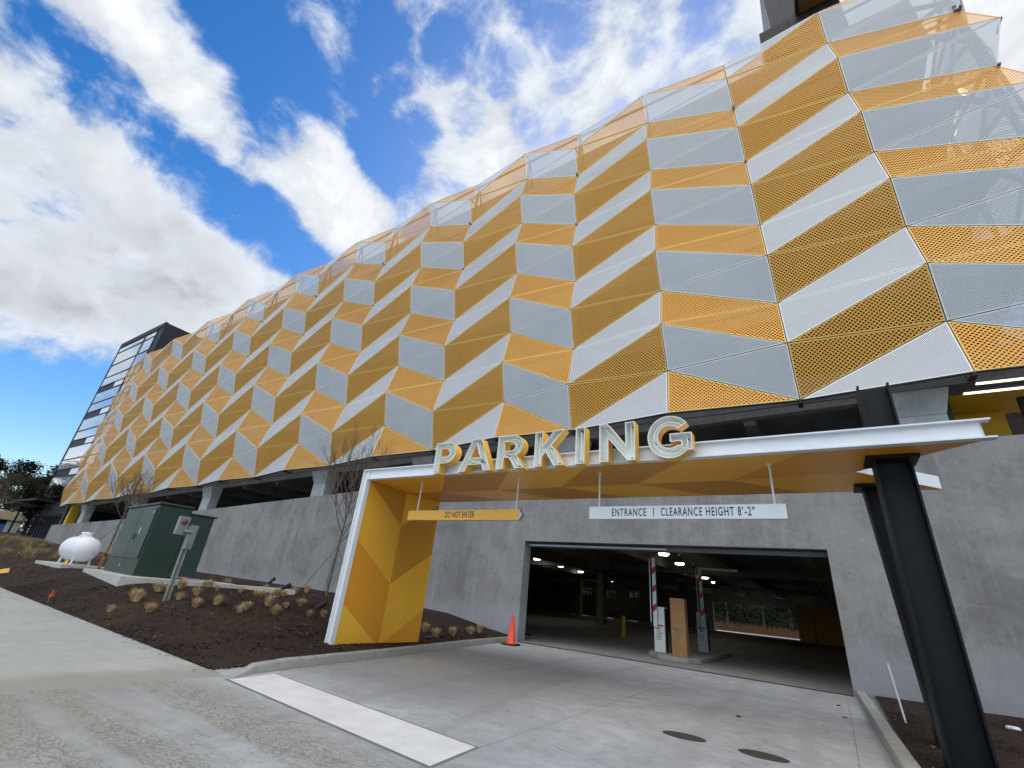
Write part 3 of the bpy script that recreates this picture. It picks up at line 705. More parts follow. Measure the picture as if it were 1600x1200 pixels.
# ================================================================== GLASS TOWER at the far end
tw = thing('glass_stair_tower', 'tall glass stair tower with dark cladding beyond the left end of the garage', 'tower', (-104, 27, 3))
M['glass'] = mat('tower_glass', (.62, .68, .74), .05, .0, 1.0)[0]
M['glass'].node_tree.nodes['Principled BSDF'].inputs['Metallic'].default_value = .65
def tp(b, name): return b.build(name, tw, world=True)
TX0, TX1, TYF = -113.8, -93.8, 24.0
ztop0 = 40.4
b = B(); b.box(TX0+.2, TX1-.0, TYF+.3, 48, 3, ztop0, 'charcoal'); tp(b, 'core')
b = B(); b.box(TX1-2.2, TX1+.05, TYF-.05, TYF+.29, 9, ztop0+.1, 'charcoal'); b.box(TX0-.1, TX1+.1, TYF-.15, TYF+.28, ztop0-.6, ztop0+.25, 'charcoal'); tp(b, 'cladding')
b = B(); b.box(TX1+.051, TX1+.2, TYF-.05, 48, 5, ztop0+.1, 'charcoal'); tp(b, 'side_cladding')
zl = [(z_-1.6)*1.2+1.6 for z_ in (33.2, 32.2, 29.8, 27.5, 25.9, 24.85, 22.9, 21.4, 20.35, 18.3, 16.8, 15.75, 13.7, 12.2, 11.15, 9.0, 6.0)]
dark = {(25.5, 22.8)}
MX = TX0+(TX1-2.2-TX0)*.70
b = B(); 
for z in zl: b.box(TX0, TX1-2.2, TYF-.14, TYF-.04, z-.07, z+.07, 'charcoal')
for x in (TX0+.05, MX, TX1-2.25): b.box(x-.09, x+.09, TYF-.15, TYF-.03, 6, ztop0-.6, 'charcoal')
tp(b, 'mullions')
rnd = random.Random(3)
for k in range(len(zl)-1):
    z1, z0 = zl[k]-.07, zl[k+1]+.07
    for q, (x0, x1) in enumerate(((TX0+.14, MX-.09), (MX+.09, TX1-2.34))):
        vent = abs((zl[k]-zl[k+1])-1.26) < .03
        b = B()
        if vent and q == 0:
            b.box(x0, lerp(x0, x1, .62), TYF-.02, TYF+.1, z0, z1, 'charcoal'); b.box(lerp(x0, x1, .64), x1, TYF-.06, TYF-.03, z0, z1, 'white_paint')
        else:
            tilt = rnd.uniform(-.03, .03); b.mesh_faces([(x0, TYF-.05+tilt, z0), (x1, TYF-.05-tilt, z0), (x1, TYF-.05-tilt, z1), (x0, TYF-.05+tilt, z1)], [(0, 1, 2, 3)], 'glass')
        tp(b, 'pane')

# ================================================================== ENTRANCE CANOPY
cn = thing('entrance_canopy', 'gold and white entrance canopy with one folded gold leg and two black posts', 'canopy', (-10.3, 9.9, 0))
def cp(b, name, bevel=0., label=None):
    o = b.build(name, cn, bevel, world=True)
    if label: o['label'] = label
    return o
def yel(name, c, r):
    mt, t = mat(name, c, r, 0, .5)
    t.put(t.b.inputs['Base Color'], t.ramp(t.noise(t.co, .7, 4), (.3, tuple(x*.95 for x in c)), (.7, tuple(min(1, x*1.05) for x in c))))
    t.put(t.b.inputs['Roughness'], t.mr(t.noise(t.co, 6, 5), .3, .7, r-.04, r+.05)); M[name] = mt
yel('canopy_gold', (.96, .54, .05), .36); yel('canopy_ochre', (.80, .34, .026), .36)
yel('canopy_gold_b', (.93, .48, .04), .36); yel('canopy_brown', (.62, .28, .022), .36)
PX, PYa, PYc, PYb = -10.2, 8.36, 9.88, 11.36
b = B()
Lz = [-.2, 1.05, 2.58, 4.12]; Cz = [-.2, .02, 1.57, 3.13, 4.12]; Rz = [-.2, .99, 2.5, 4.0, 4.12]
def pt(y, z, r=0.): return (PX+r, y, z)
cr = [-.03, .05, -.03, .05, 0]
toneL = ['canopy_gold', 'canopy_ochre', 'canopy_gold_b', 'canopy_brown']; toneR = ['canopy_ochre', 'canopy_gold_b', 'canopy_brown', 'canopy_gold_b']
# left of the crease
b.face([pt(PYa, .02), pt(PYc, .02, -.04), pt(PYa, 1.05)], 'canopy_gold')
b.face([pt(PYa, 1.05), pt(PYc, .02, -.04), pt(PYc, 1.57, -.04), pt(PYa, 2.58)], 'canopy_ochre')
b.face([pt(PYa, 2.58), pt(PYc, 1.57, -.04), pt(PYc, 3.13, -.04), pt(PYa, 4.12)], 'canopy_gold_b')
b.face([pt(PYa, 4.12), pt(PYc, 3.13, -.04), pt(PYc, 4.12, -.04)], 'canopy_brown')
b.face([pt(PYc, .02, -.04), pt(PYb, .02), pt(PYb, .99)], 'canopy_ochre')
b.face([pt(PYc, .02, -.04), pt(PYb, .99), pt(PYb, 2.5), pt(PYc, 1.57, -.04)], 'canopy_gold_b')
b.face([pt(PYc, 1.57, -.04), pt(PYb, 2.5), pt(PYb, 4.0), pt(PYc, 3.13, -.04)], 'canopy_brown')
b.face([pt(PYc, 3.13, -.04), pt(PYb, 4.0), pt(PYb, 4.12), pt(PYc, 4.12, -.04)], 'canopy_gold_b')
b.box(PX-.20, PX-.06, PYa+.02, PYb, .0, 4.36, 'canopy_gold')
cp(b, 'leg_panel')
b = B()
for y in (8.5, 8.85, 9.95, 11.1): b.box(PX-.05, PX+.05, y, y+.12, -.01, .05, 'canopy_gold'); 
for y in (8.62, 9.0, 10.1, 11.22): b.box(PX-.02, PX+.03, y, y+.05, .03, .10, 'black_gap')
cp(b, 'base_cleat')
b = B()     # white channel: up the leg and along the front
b.box(-10.41, -10.39, 8.27, 8.40, 0, 4.38, 'white_paint'); b.box(-10.21, -10.19, 8.27, 8.40, 0, 4.12, 'white_paint'); b.box(-10.389, -10.211, 8.335, 8.355, 0, 4.36, 'white_paint')
cp(b, 'leg_channel')
b = B()
b.box(-10.389, 2.23, 8.27, 8.42, 4.362, 4.385, 'white_paint'); b.box(-10.188, 2.24, 8.27, 8.42, 4.105, 4.128, 'white_paint'); b.box(-10.2, 2.12, 8.345, 8.365, 4.129, 4.361, 'white_paint')
cp(b, 'front_beam')
b = B()
poly = [(-10.2, 8.43), (2.16, 8.43), (.72, 9.87), (2.10, 11.43), (-10.2, 11.43)]
b.prism(poly, 4.135, 4.37, 'white_paint'); cp(b, 'roof_body')
b = B(); zc = 4.12; yf, yc, yb = 8.43, 9.95, 11.43
def S(x, y, dz=0.): return (x, y, zc-dz)
ks = [-8.9, -7.0, -5.1, -3.2, -1.3]
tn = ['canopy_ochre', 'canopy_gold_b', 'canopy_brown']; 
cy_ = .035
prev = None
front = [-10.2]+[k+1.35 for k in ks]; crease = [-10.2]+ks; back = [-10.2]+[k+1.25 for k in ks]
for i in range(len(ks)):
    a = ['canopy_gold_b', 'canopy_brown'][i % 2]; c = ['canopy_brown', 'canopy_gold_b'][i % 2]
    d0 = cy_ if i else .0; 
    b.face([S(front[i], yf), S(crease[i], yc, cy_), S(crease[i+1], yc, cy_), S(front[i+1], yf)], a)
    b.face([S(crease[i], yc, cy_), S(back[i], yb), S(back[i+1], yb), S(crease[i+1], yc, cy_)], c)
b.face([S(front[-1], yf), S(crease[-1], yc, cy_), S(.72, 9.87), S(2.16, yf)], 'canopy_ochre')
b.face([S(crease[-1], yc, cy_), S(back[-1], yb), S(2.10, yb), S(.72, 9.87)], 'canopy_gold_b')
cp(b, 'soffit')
def hcol(b, x0, x1, y0, y1, z0, z1, lean=0.):
    f = lambda x, y, z: (x+lean*(1-(z-z0)/(z1-z0)), y, z)
    ft = .028
    b.box(x0, x0+ft, y0, y1, z0, z1, 'dark_steel', f); b.box(x1-ft, x1, y0, y1, z0, z1, 'dark_steel', f)
    ym = (y0+y1)/2; b.box(x0+ft, x1-ft, ym-.012, ym+.012, z0, z1, 'dark_steel', f)
b = B(); hcol(b, .93, 1.40, 8.93, 9.36, -.1, 4.09); hcol(b, .95, 1.38, 8.93, 9.36, 4.39, 5.36)
cp(b, 'post', label='front black steel post')
b = B(); b.box(.83, 1.50, 8.84, 9.44, 4.062, 4.108, 'dark_steel'); cp(b, 'cap_plate', .004)
b = B(); hcol(b, .86, 1.28, 10.75, 11.15, -.1, 4.07, .22); cp(b, 'post', label='rear black steel post')
b = B(); b.box(.74, 1.38, 10.68, 11.22, 4.045, 4.105, 'dark_steel'); cp(b, 'cap_plate', .004)

# ================================================================== PARKING letters
from mathutils.geometry import tessellate_polygon
M['letter_in'] = simple('letter_tray_pale', (.86, .87, .85), .45, 0, .5, .05)
M['letter_out'] = simple('letter_return_gold', (.86, .50, .07), .35, 0, .5, .04)
M['tube'] = mat('neon_glass', (.86, .93, .62), .15, 0, .6)[0]
M['tube'].node_tree.nodes['Principled BSDF'].inputs['Emission Color'].default_value = (.75, .95, .45, 1); M['tube'].node_tree.nodes['Principled BSDF'].inputs['Emission Strength'].default_value = .06
def arc(cx, cz, rx, rz, a0, a1, n=16): return [(cx+rx*math.cos(R(a0+(a1-a0)*i/n)), cz+rz*math.sin(R(a0+(a1-a0)*i/n))) for i in range(n+1)]
H = .76; S_ = .185
def letter_shapes(ch):
    if ch == 'P':
        wd = .64; o = [(0, 0), (S_, 0), (S_, .24)]+[(.36, .24)]+arc(.36, .50, .28, .26, -90, 90, 14)[0:]+[(0, H)]
        h = [(S_, .40), (S_, .60), (.35, .60)]+arc(.35, .50, .10, .10, 90, -90, 10)[1:]
        return [o, h], [[(.09, .05), (.09, .68), (.36, .68)]+arc(.36, .50, .19, .18, 90, -90, 10)+[(.20, .32)]]
    if ch == 'A':
        o = [(0, 0), (.20, 0), (.262, .15), (.66, .15), (.722, 0), (.922, 0), (.585, H), (.337, H)]
        return [o, [(.325, .31), (.461, .64), (.597, .31)]], [[(.10, .04), (.42, .68), (.50, .68), (.82, .04)], [(.30, .23), (.62, .23)]]
    if ch == 'R':
        o = [(0, 0), (S_, 0), (S_, .25), (.32, .25), (.49, 0), (.71, 0), (.51, .285)]+arc(.39, .51, .27, .25, -50, 90, 12)+[(0, H)]
        h = [(S_, .40), (S_, .61), (.37, .61)]+arc(.37, .505, .10, .105, 90, -90, 10)[1:]
        return [o, h], [[(.09, .05), (.09, .68), (.38, .68)]+arc(.38, .51, .18, .17, 90, -90, 10)+[(.20, .34)], [(.38, .30), (.58, .05)]]
    if ch == 'K':
        o = [(0, 0), (S_, 0), (S_, .20), (.27, .30), (.47, 0), (.70, 0), (.40, .44), (.69, H), (.455, H), (S_, .45), (S_, H), (0, H)]
        return [o], [[(.09, .05), (.09, .70)], [(.20, .32), (.57, .71)], [(.33, .40), (.58, .04)]]
    if ch == 'I': return [[(0, 0), (.2, 0), (.2, H), (0, H)]], [[(.10, .06), (.10, .70)]]
    if ch == 'N':
        o = [(0, 0), (S_, 0), (S_, .46), (.56, 0), (.71, 0), (.71, H), (.525, H), (.525, .31), (.17, H), (0, H)]
        return [o], [[(.09, .05), (.09, .68), (.62, .06), (.62, .70)]]
    if ch == 'G':
        ou = arc(.395, .385, .395, .40, 38, 318, 34); inn = arc(.395, .385, .205, .215, 318, 40, 26)
        o = ou+[(.78, .12), (.78, .44), (.40, .44), (.40, .29), (.595, .29), (.595, .215)]+inn[1:]
        return [o], [arc(.395, .385, .30, .305, 42, 318, 26)+[(.69, .18), (.69, .36)]]
def offset(poly, d):
    n = len(poly); A = sum(poly[i][0]*poly[(i+1) % n][1]-poly[(i+1) % n][0]*poly[i][1] for i in range(n))
    sg = 1 if A > 0 else -1; res = []
    for i in range(n):
        p0, p1, p2 = Vector(poly[i-1]), Vector(poly[i]), Vector(poly[(i+1) % n])
        e1 = (p1-p0); e2 = (p2-p1)
        if e1.length < 1e-6 or e2.length < 1e-6: res.append(tuple(p1)); continue
        e1.normalize(); e2.normalize(); n1 = Vector((-e1.y, e1.x))*sg; n2 = Vector((-e2.y, e2.x))*sg
        bis = n1+n2; bis = bis.normalized() if bis.length > .1 else n1
        res.append(tuple(p1+bis*(d/max(bis.dot(n1), .35))))
    return res
LY0, LY1 = 8.03, 8.262
for ch, x0, lb in (('P', -7.60, 'first from the left'), ('A', -6.82, 'between P and R'), ('R', -5.75, 'between A and K'), ('K', -4.79, 'between R and I'), ('I', -3.84, 'between K and N'), ('N', -3.33, 'between I and G'), ('G', -2.38, 'last at the right end')):
    z0 = 4.06; root = thing('sign_letter', f'gold sided tray letter {ch} on the canopy beam, {lb}', 'sign letter', (x0, LY1, z0), 'letters spelling PARKING')
    shapes, tubes = letter_shapes(ch)
    if ch == 'P': shapes[0] = [p for p in shapes[0]]
    bo, bi, br = B(), B(), B()
    cl = []
    for q, poly in enumerate(shapes):
        # drop duplicate points
        pl = [p for k, p in enumerate(poly) if (Vector(p)-Vector(poly[k-1])).length > 1e-4]
        hole = q > 0
        off = offset(pl, -.012 if hole else .012)
        n = len(pl); cl.append(pl)
        for k in range(n):
            k2 = (k+1) % n
            w3 = lambda p, y: (p[0], y-LY1, p[1])
            bo.face([w3(pl[k], LY0), w3(pl[k2], LY0), w3(pl[k2], LY1), w3(pl[k], LY1)], 'letter_out')
            bi.face([w3(off[k], LY0+.001), w3(off[k2], LY0+.001), w3(off[k2], LY1-.02), w3(off[k], LY1-.02)], 'letter_in')
            bi.face([w3(pl[k], LY0), w3(pl[k2], LY0), w3(off[k2], LY0), w3(off[k], LY0)], 'letter_in')
    vs = [(p[0], p[1]) for pl in cl for p in pl]
    tri = tessellate_polygon([[Vector((p[0], p[1], 0)) for p in pl] for pl in cl])
    br.mesh_faces([(p[0], -.021, p[1]) for p in vs], [tuple(t_) for t_ in tri], 'letter_in')
    br.mesh_faces([(p[0], -.001, p[1]) for p in vs], [tuple(t_) for t_ in tri], 'letter_out')
    bo.build('letter_return', root); bi.build('letter_tray', root); br.build('back_plate', root)
    for tb in tubes:
        b = B(); b.tube([(p[0], -.16, p[1]) for p in tb], .008, 'tube', 8); b.build('neon_tube', root)
        b = B(); L_ = 0
        for k in (0, len(tb)//2, len(tb)-1):
            p = tb[k]; b.tube([(p[0], -.022, p[1]), (p[0], -.155, p[1])], .009, 'black_gap', 6); b.box(p[0]-.02, p[0]+.02, -.175, -.145, p[1]-.012, p[1]+.012, 'galv')
        b.build('tube_clip', root)

# ================================================================== hanging signs
M['ink'] = simple('dark_lettering', (.035, .02, .03), .5)
def text(s, x0, x1, z0, z1, y, m, name, parent, bold=.006, space=1.0):
    cu = D.curves.new(name, 'FONT'); cu.body = s; cu.size = 1; cu.offset = bold; cu.space_character = space
    o = D.objects.new(name+'_tmp', cu); COL.objects.link(o)
    dg = bpy.context.evaluated_depsgraph_get(); dg.update()
    me = D.meshes.new_from_object(o.evaluated_get(dg)); D.objects.remove(o, do_unlink=True)
    xs = [v.co.x for v in me.vertices]; ys = [v.co.y for v in me.vertices]
    sx = (x1-x0)/(max(xs)-min(xs)); sz = (z1-z0)/(max(ys)-min(ys)); mx_, my_ = min(xs), min(ys)
    lx, ly, lz = parent.location if parent else (0, 0, 0)
    for v in me.vertices: v.co = Vector((x0+(v.co.x-mx_)*sx-lx, y-ly, z0+(v.co.y-my_)*sz-lz))
    me.materials.clear(); me.materials.append(M[m]); me.name = name
    ob = D.objects.new(name, me); COL.objects.link(ob); ob.parent = parent
    return ob
M['sign_gold'] = simple('gold_sign_face', (.80, .43, .055), .4, 0, .5, .03)
sg = thing('do_not_enter_sign', 'gold bar sign reading DO NOT ENTER hanging under the canopy', 'sign', (-7.3, 8.95, 3.13))
b = B(); b.prism([(-9.06, 8.92), (-5.60, 8.92), (-5.60, 9.02), (-9.06, 9.02)], 3.13, 3.37, 'sign_gold'); b.build('sign_board', sg, .003, world=True)
b = B(); b.mesh_faces([(-5.599, 8.92, 3.13), (-5.599, 8.92, 3.37), (-5.52, 8.92, 3.25), (-5.599, 9.02, 3.13), (-5.599, 9.02, 3.37), (-5.52, 9.02, 3.25)], [(0, 2, 1), (3, 4, 5), (0, 3, 5, 2), (1, 2, 5, 4)], 'galv'); b.build('arrow_tip', sg, world=True)
for x in (-8.79, -5.72):
    b = B(); b.tube([(x, 8.97, 3.371), (x, 8.97, 4.12)], .018, 'white_paint', 8); b.lathe((x, 8.97, 4.07), [(.04, 0), (.04, .045)], 'white_paint', 10); b.build('hanger', sg, world=True)
text('DO NOT ENTER', -7.78, -6.86, 3.185, 3.335, 8.917, 'ink', 'lettering', sg, .014, 1.16)
sg = thing('clearance_sign', 'white bar sign with entrance and clearance height wording hanging under the canopy', 'sign', (-2.1, 8.95, 3.16))
b = B(); b.box(-3.90, -.37, 8.92, 9.02, 3.155, 3.40, 'white_paint'); b.build('sign_board', sg, .003, world=True)
for x in (-3.70, -.53):
    b = B(); b.tube([(x, 8.97, 3.401), (x, 8.97, 4.12)], .018, 'white_paint', 8); b.lathe((x, 8.97, 4.07), [(.04, 0), (.04, .045)], 'white_paint', 10); b.build('hanger', sg, world=True)
text('ENTRANCE', -3.41, -2.72, 3.205, 3.355, 8.917, 'ink', 'lettering', sg, .014, 1.2)
text('|', -2.585, -2.57, 3.20, 3.36, 8.917, 'ink', 'lettering', sg, .0)
text('CLEARANCE HEIGHT 8\u2019-2\u201d', -2.44, -.84, 3.205, 3.36, 8.917, 'ink', 'lettering', sg, .014, 1.2)

# ================================================================== small things at the entrance
M['cone_orange'] = simple('orange_cone_plastic', (.85, .075, .02), .45, 0, .5, .08)
M['rubber'] = simple('black_rubber', (.02, .02, .02), .7)
cone = thing('traffic_cone', 'tall orange traffic cone on a black base at the left side of the garage opening', 'traffic cone', (-9.69, 15.6, .004))
b = B(); b.lathe((0, 0, 0), [(.19, .05), (.165, .06), (.045, .88), (.035, .95), (.02, .95), (.018, .93)], 'cone_orange', 28); b.build('cone_body', cone)
b = B(); b.prism([(-.27, -.2), (-.2, -.27), (.2, -.27), (.27, -.2), (.27, .2), (.2, .27), (-.2, .27), (-.27, .2)], 0, .05, 'rubber'); b.build('cone_base', cone, .008)
b = B(); b.prism([(-6.25, 20.5), (-6.05, 19.6), (-5.5, 18.95), (-4.9, 18.7), (-4.45, 18.85), (-4.15, 19.4), (-4.1, 25.4), (-4.5, 25.9), (-5.8, 25.9), (-6.2, 25.4)], 0.004, .15, 'kerb_conc')
tag(b.build('traffic_island', None, .02), 'raised concrete island carrying the barrier gates in the garage entrance', 'traffic island')
M['gate_white'] = simple('gate_white_enamel', (.72, .73, .74), .4); M['gate_grey'] = simple('gate_grey_enamel', (.42, .41, .36), .5)
M['red_stripe'] = simple('red_reflective_stripe', (.42, .012, .03), .5)
def gate(x0, x1, y, top, m, armx, arm_top, lb, fold=None, slope=0.):
    g = thing('barrier_gate', lb, 'barrier gate', ((x0+x1)/2, y, .15), 'barrier gates on the island')
    b = B(); vs = [(x0, y, .15), (x1, y, .15), (x1, y+.36, .15), (x0, y+.36, .15), (x0, y, top+slope), (x1, y, top), (x1, y+.36, top), (x0, y+.36, top+slope)]
    b.mesh_faces(vs, [(3,2,1,0),(4,5,6,7),(0,1,5,4),(1,2,6,5),(2,3,7,6),(3,0,4,7)], m); b.build('cabinet', g, .012, world=True)
    b = B(); b.box(x1+.001, x1+.02, y+.03, y+.33, .2, top-.06, 'black_gap'); b.build('door_seam', g, world=True)
    b = B(); b.box(x0+.06, x1-.06, y-.008, y-.001, 1.03, 1.08, 'red_stripe'); 
    b.box(x0+.13, x0+.18, y-.006, y-.001, .90, .98, 'ink'); b.box(x0+.22, x0+.25, y-.006, y-.001, .92, .99, 'ink')
    rr = random.Random(5)
    for k in range(6): b.box(x0+.08, x1-.08-rr.uniform(0, .06), y-.005, y-.001, .82-.05*k, .835-.05*k, 'rubber')
    b.build('notice', g, world=True)
    b = B(); b.box(armx-.07, armx+.07, y-.10, y-.05, 1.0 if top > 1.6 else 1.1, arm_top, 'gate_white' if m == 'gate_white' else 'gate_grey'); 
    if fold: b.box(armx+.05, fold, y-.10, y-.05, arm_top-.12, arm_top-.02, 'gate_grey')
    arm = b.build('arm', g, world=True)
    z = 1.5
    while z < arm_top-.2:
        b = B(); b.mesh_faces([(armx-.072, y-.103, z), (armx+.072, y-.103, z+.12), (armx+.072, y-.103, z+.34), (armx-.072, y-.103, z+.22)], [(0, 1, 2, 3)], 'red_stripe'); b.build('stripe', arm); z += .68
    b = B(); b.tube([(armx-.17, y-.07, 1.15), (armx-.17, y-.07, arm_top-.05)], .022, 'gate_white' if m == 'gate_white' else 'gate_grey', 8); b.bar((armx-.19, y-.07, 1.12), (armx-.13, y-.07, 1.02), .06, .05, 'rubber'); b.build('arm_rod', g, world=True)
gate(-5.92, -5.50, 19.95, 1.71, 'gate_white', -5.83, 3.52, 'white barrier gate with striped raised arm, left of the cardboard box')
gate(-5.02, -4.62, 23.2, 1.58, 'gate_grey', -4.72, 3.50, 'dull grey barrier gate cabinet with folded arm behind the cardboard box', fold=-3.15, slope=.08)
M['card'] = simple('brown_cardboard', (.34, .19, .09), .85, 0, .2, .12, 4, .2)
bx = thing('cardboard_box', 'tall brown cardboard box standing on the island between the gates', 'box', (-4.85, 19.3, .15))
b = B(); b.box(-5.08, -4.56, 19.25, 19.62, .151, 2.05, 'card'); b.build('carton', bx, .006, world=True)
b = B(); rr = random.Random(2); px_ = -5.0
pts = [(px_+.05*k, 19.247, 1.0+rr.uniform(-.04, .04)) for k in range(8)]
for p, q in zip(pts, pts[1:]): b.bar(p, q, .01, .012, 'ink')
b.build('scribble', bx, world=True)
b = B(); b.box(-5.42, -5.16, 20.4, 20.8, .151, 1.45, 'card'); b.face([(-5.4, 20.39, .9), (-5.2, 20.39, .9), (-5.2, 20.39, 1.0), (-5.4, 20.39, 1.0)], 'red_stripe')
M['card2'] = simple('reddish_carton', (.16, .05, .03), .85); b.ms = ['card2', 'red_stripe']
tag(b.build('storage_carton', None, .005), 'dark reddish carton between the white gate and the tall cardboard box', 'box')
bo = thing('bollard', 'yellow bollard standing in the dark left part of the garage', 'bollard', (-10.18, 28.4, .01))
b = B(); b.lathe((0, 0, 0), [(.12, 0), (.12, .98), (.10, 1.05), (.05, 1.09), (.001, 1.095)], 'yellow_wall', 16); b.build('post', bo)
st = B(); st.bar((.87, 13.02, .08), (.79, 13.02, 1.05), .055, .03, 'white_paint'); tag(st.build('marker_stake'), 'thin white stake leaning in the bed beside the black posts', 'stake')
b = B(); b.lathe((2.68, 14.73, .10), [(.11, 0), (.12, .02), (.09, .05), (.001, .055)], 'white_paint', 16); tag(b.build('cleanout_cap'), 'small white round cap in the bed behind the black posts', 'cap')

# ================================================================== utility yard left of the canopy
M['green'] = simple('dark_green_enamel', (.010, .028, .019), .42, 0, .5, .18, 1.5)
M['green2'] = simple('dark_green_door', (.013, .034, .029), .40, 0, .5, .18, 1.2)
TZ = 1.03
pd = thing('concrete_pad', 'pale concrete pad under the dark green electrical cabinet', 'pad', (-20, 8, .7))
b = B(); b.prism([(-18.25, 6.42), (-23.7, 7.08), (-23.3, 9.8), (-18.0, 9.9)][::-1], .55, TZ, 'pad_conc'); b.build('slab', pd, .015, world=True)
b = B(); b.prism([(-17.98, 8.75), (-17.98, 10.3), (-17.2, 11.8), (-18.2, 11.9), (-18.6, 9.95), (-18.0, 9.92)], .6, 1.0, 'pad_conc'); b.build('side_slab', pd, .015, world=True)
c0, c1, c2, c3 = Vector((-18.98, 6.98, 0)), Vector((-23.1, 7.5, 0)), Vector((-22.3, 9.2, 0)), Vector((-18.80, 7.95, 0))
tr = thing('electrical_cabinet', 'large dark green electrical transformer cabinet on a pale pad by the garage wall', 'electrical cabinet', (c0.x, c0.y, TZ))
b = B(); b.prism([(p.x, p.y) for p in (c0, c1, c2, c3)][::-1], TZ, 3.32, 'green'); b.build('body', tr, .02, world=True)
b = B(); e = .05
b.prism([(c0.x+e, c0.y-e), (c1.x-e, c1.y-e), (c2.x-e, c2.y+e), (c3.x+e, c3.y+e)][::-1], 3.322, 3.40, 'green'); b.build('roof', tr, .02, world=True)
d1 = (c1-c0).normalized(); nn_ = Vector((d1.y, -d1.x, 0)); nn_ = nn_ if nn_.y < 0 else -nn_
def fp(u, z, o_=0.): p = c0+d1*u+nn_*o_; return (p.x, p.y, z)
for u0, u1 in ((.12, 1.9), (1.94, 3.95)):
    b = B(); vs = [fp(u, z, o_) for o_ in (0.002, .035) for u, z in ((u0, 1.55), (u1, 1.55), (u1, 3.22), (u0, 3.22))]
    b.mesh_faces(vs, [(0,1,2,3),(7,6,5,4),(0,4,5,1),(1,5,6,2),(2,6,7,3),(3,7,4,0)], 'green2'); b.build('door', tr, .006, world=True)
b = B()
for u, z, a, c in ((1.1, 2.35, .09, .16), (.3, 3.02, .05, .07), (1.9, 1.25, .05, .07)):
    b.mesh_faces([fp(u, z, .04), fp(u+a, z, .04), fp(u+a, z+c*1.3, .04), fp(u, z+c*1.3, .04)], [(3, 2, 1, 0)], 'white_paint')
b.build('notice', tr, world=True)
b = B(); b.bar(fp(1.45, 2.15, .07), fp(1.45, 2.35, .07), .03, .04, 'rubber'); b.build('door_handle', tr, world=True)
d2 = (c3-c0).normalized(); 
b = B(); p0 = c3+d2*.002; p1 = c3+d2*.80; q1 = p1+Vector((-3.0, .35, 0)); q0 = p0+Vector((-3.0, .35, 0))
b.prism([(p0.x-.06, p0.y), (q0.x, q0.y), (q1.x, q1.y), (p1.x-.06, p1.y)][::-1], TZ+.08, 3.14, 'green2'); b.prism([(p0.x-.02, p0.y), (q0.x, q0.y), (q1.x, q1.y+.06), (p1.x-.0, p1.y+.06)][::-1], 3.142, 3.20, 'green'); b.build('rear_compartment', tr, .01, world=True)
mp = thing('meter_post', 'galvanised post with two grey meter boxes in front of the green cabinet', 'meter post', (-14.9, 6.45, .65))
P0 = Vector((-14.9, 6.46, .55)); P1 = Vector((-14.93, 6.46, 2.62))
b = B()
for o_ in (-.045, .045): b.bar(P0+Vector((o_*.35, o_, 0)), P1+Vector((o_*.35, o_, -.1)), .035, .035, 'galv')
b.bar(P0+Vector((0.02, 0, 0)), P1+Vector((0.02, 0, -.1)), .02, .06, 'frame_steel'); b.build('strut', mp, world=True)
M['alu'] = simple('aluminium_box', (.24, .25, .255), .45, .4, .5, .12, 6)
b = B(); b.box(-14.86, -14.74, 6.38, 6.55, 1.92, 2.55, 'alu'); b.build('lower_box', mp, .006, world=True)
b = B(); b.box(-14.90, -14.76, 6.02, 6.28, 2.26, 2.74, 'alu'); m_ = b.build('meter_box', mp, .006, world=True)
b = B(); b.lathe((-14.759, 6.15, 2.60), [(.075, 0), (.075, .03), (.06, .05), (.001, .052)], 'red_meter' if 'red_meter' in M else 'alu', 20, axis='X')
M['red_meter'] = simple('dark_red_dial', (.16, .045, .05), .3); b.ms = ['red_meter']
b.build('dial', m_)
b = B(); b.tube([(-14.77, 6.2, 2.36), (-14.77, 6.44, 2.36)], .055, 'alu', 12); b.build('conduit', mp, world=True)
b = B(); b.box(-14.735, -14.728, 6.40, 6.53, 2.0, 2.3, 'white_paint'); b.ms = ['alu']; b.build('box_cover', mp, world=True)
# propane tank
tk = thing('propane_tank', 'white propane tank lying on a slab to the left of the green cabinet', 'tank', (-27.2, 7.7, 1.06))
prof = [(.001, -1.15)]+[(.50*math.sin(R(a)), -1.15+.42*(1-math.cos(R(a)))) for a in range(12, 91, 13)]+[(.50, .73)]+[(.50*math.cos(R(a)), .73+.42*math.sin(R(a))) for a in range(13, 91, 13)]+[(.001, 1.15)]
M['tank_white'] = simple('white_tank_paint', (.80, .80, .84), .35, 0, .5, .03)
b = B(); b.lathe((0, 0, .63), prof, 'tank_white', 32, axis='X'); b.build('shell', tk)
b = B(); b.tube([(.9, .1, 1.09), (.9, .1, 1.2), (1.0, .1, 1.24)], .018, 'galv', 6); b.box(-.72, -.66, -.03, .03, 1.10, 1.19, 'tank_white'); b.box(.66, .70, -.03, .03, 1.10, 1.19, 'tank_white'); b.build('fitting', tk)
b = B(); b.lathe((.1, 0, 1.10), [(.20, 0), (.20, .13), (.22, .15), (.21, .20), (.001, .23)], 'tank_white', 24); b.build('dome_lid', tk)
for sx_ in (-.75, .75):
    for sy in (-.28, .28):
        b = B(); b.bar((sx_, sy, .26), (sx_, sy*1.1, 0), .05, .08, 'tank_white'); b.build('leg', tk)
b = B(); b.box(-29.0, -25.6, 6.9, 8.6, .9, 1.065, 'pad_conc'); tag(b.build('concrete_pad', None, .01), 'thin pale slab under the white propane tank', 'pad')
b = B(); b.box(-.14, .14, -.02, .02, 0, .16, 'sign_gold'); o = b.build('marker_tag'); o.location = (-25.9, 7.1, 1.07); tag(o, 'small yellow tag at the foot of the propane tank', 'tag')
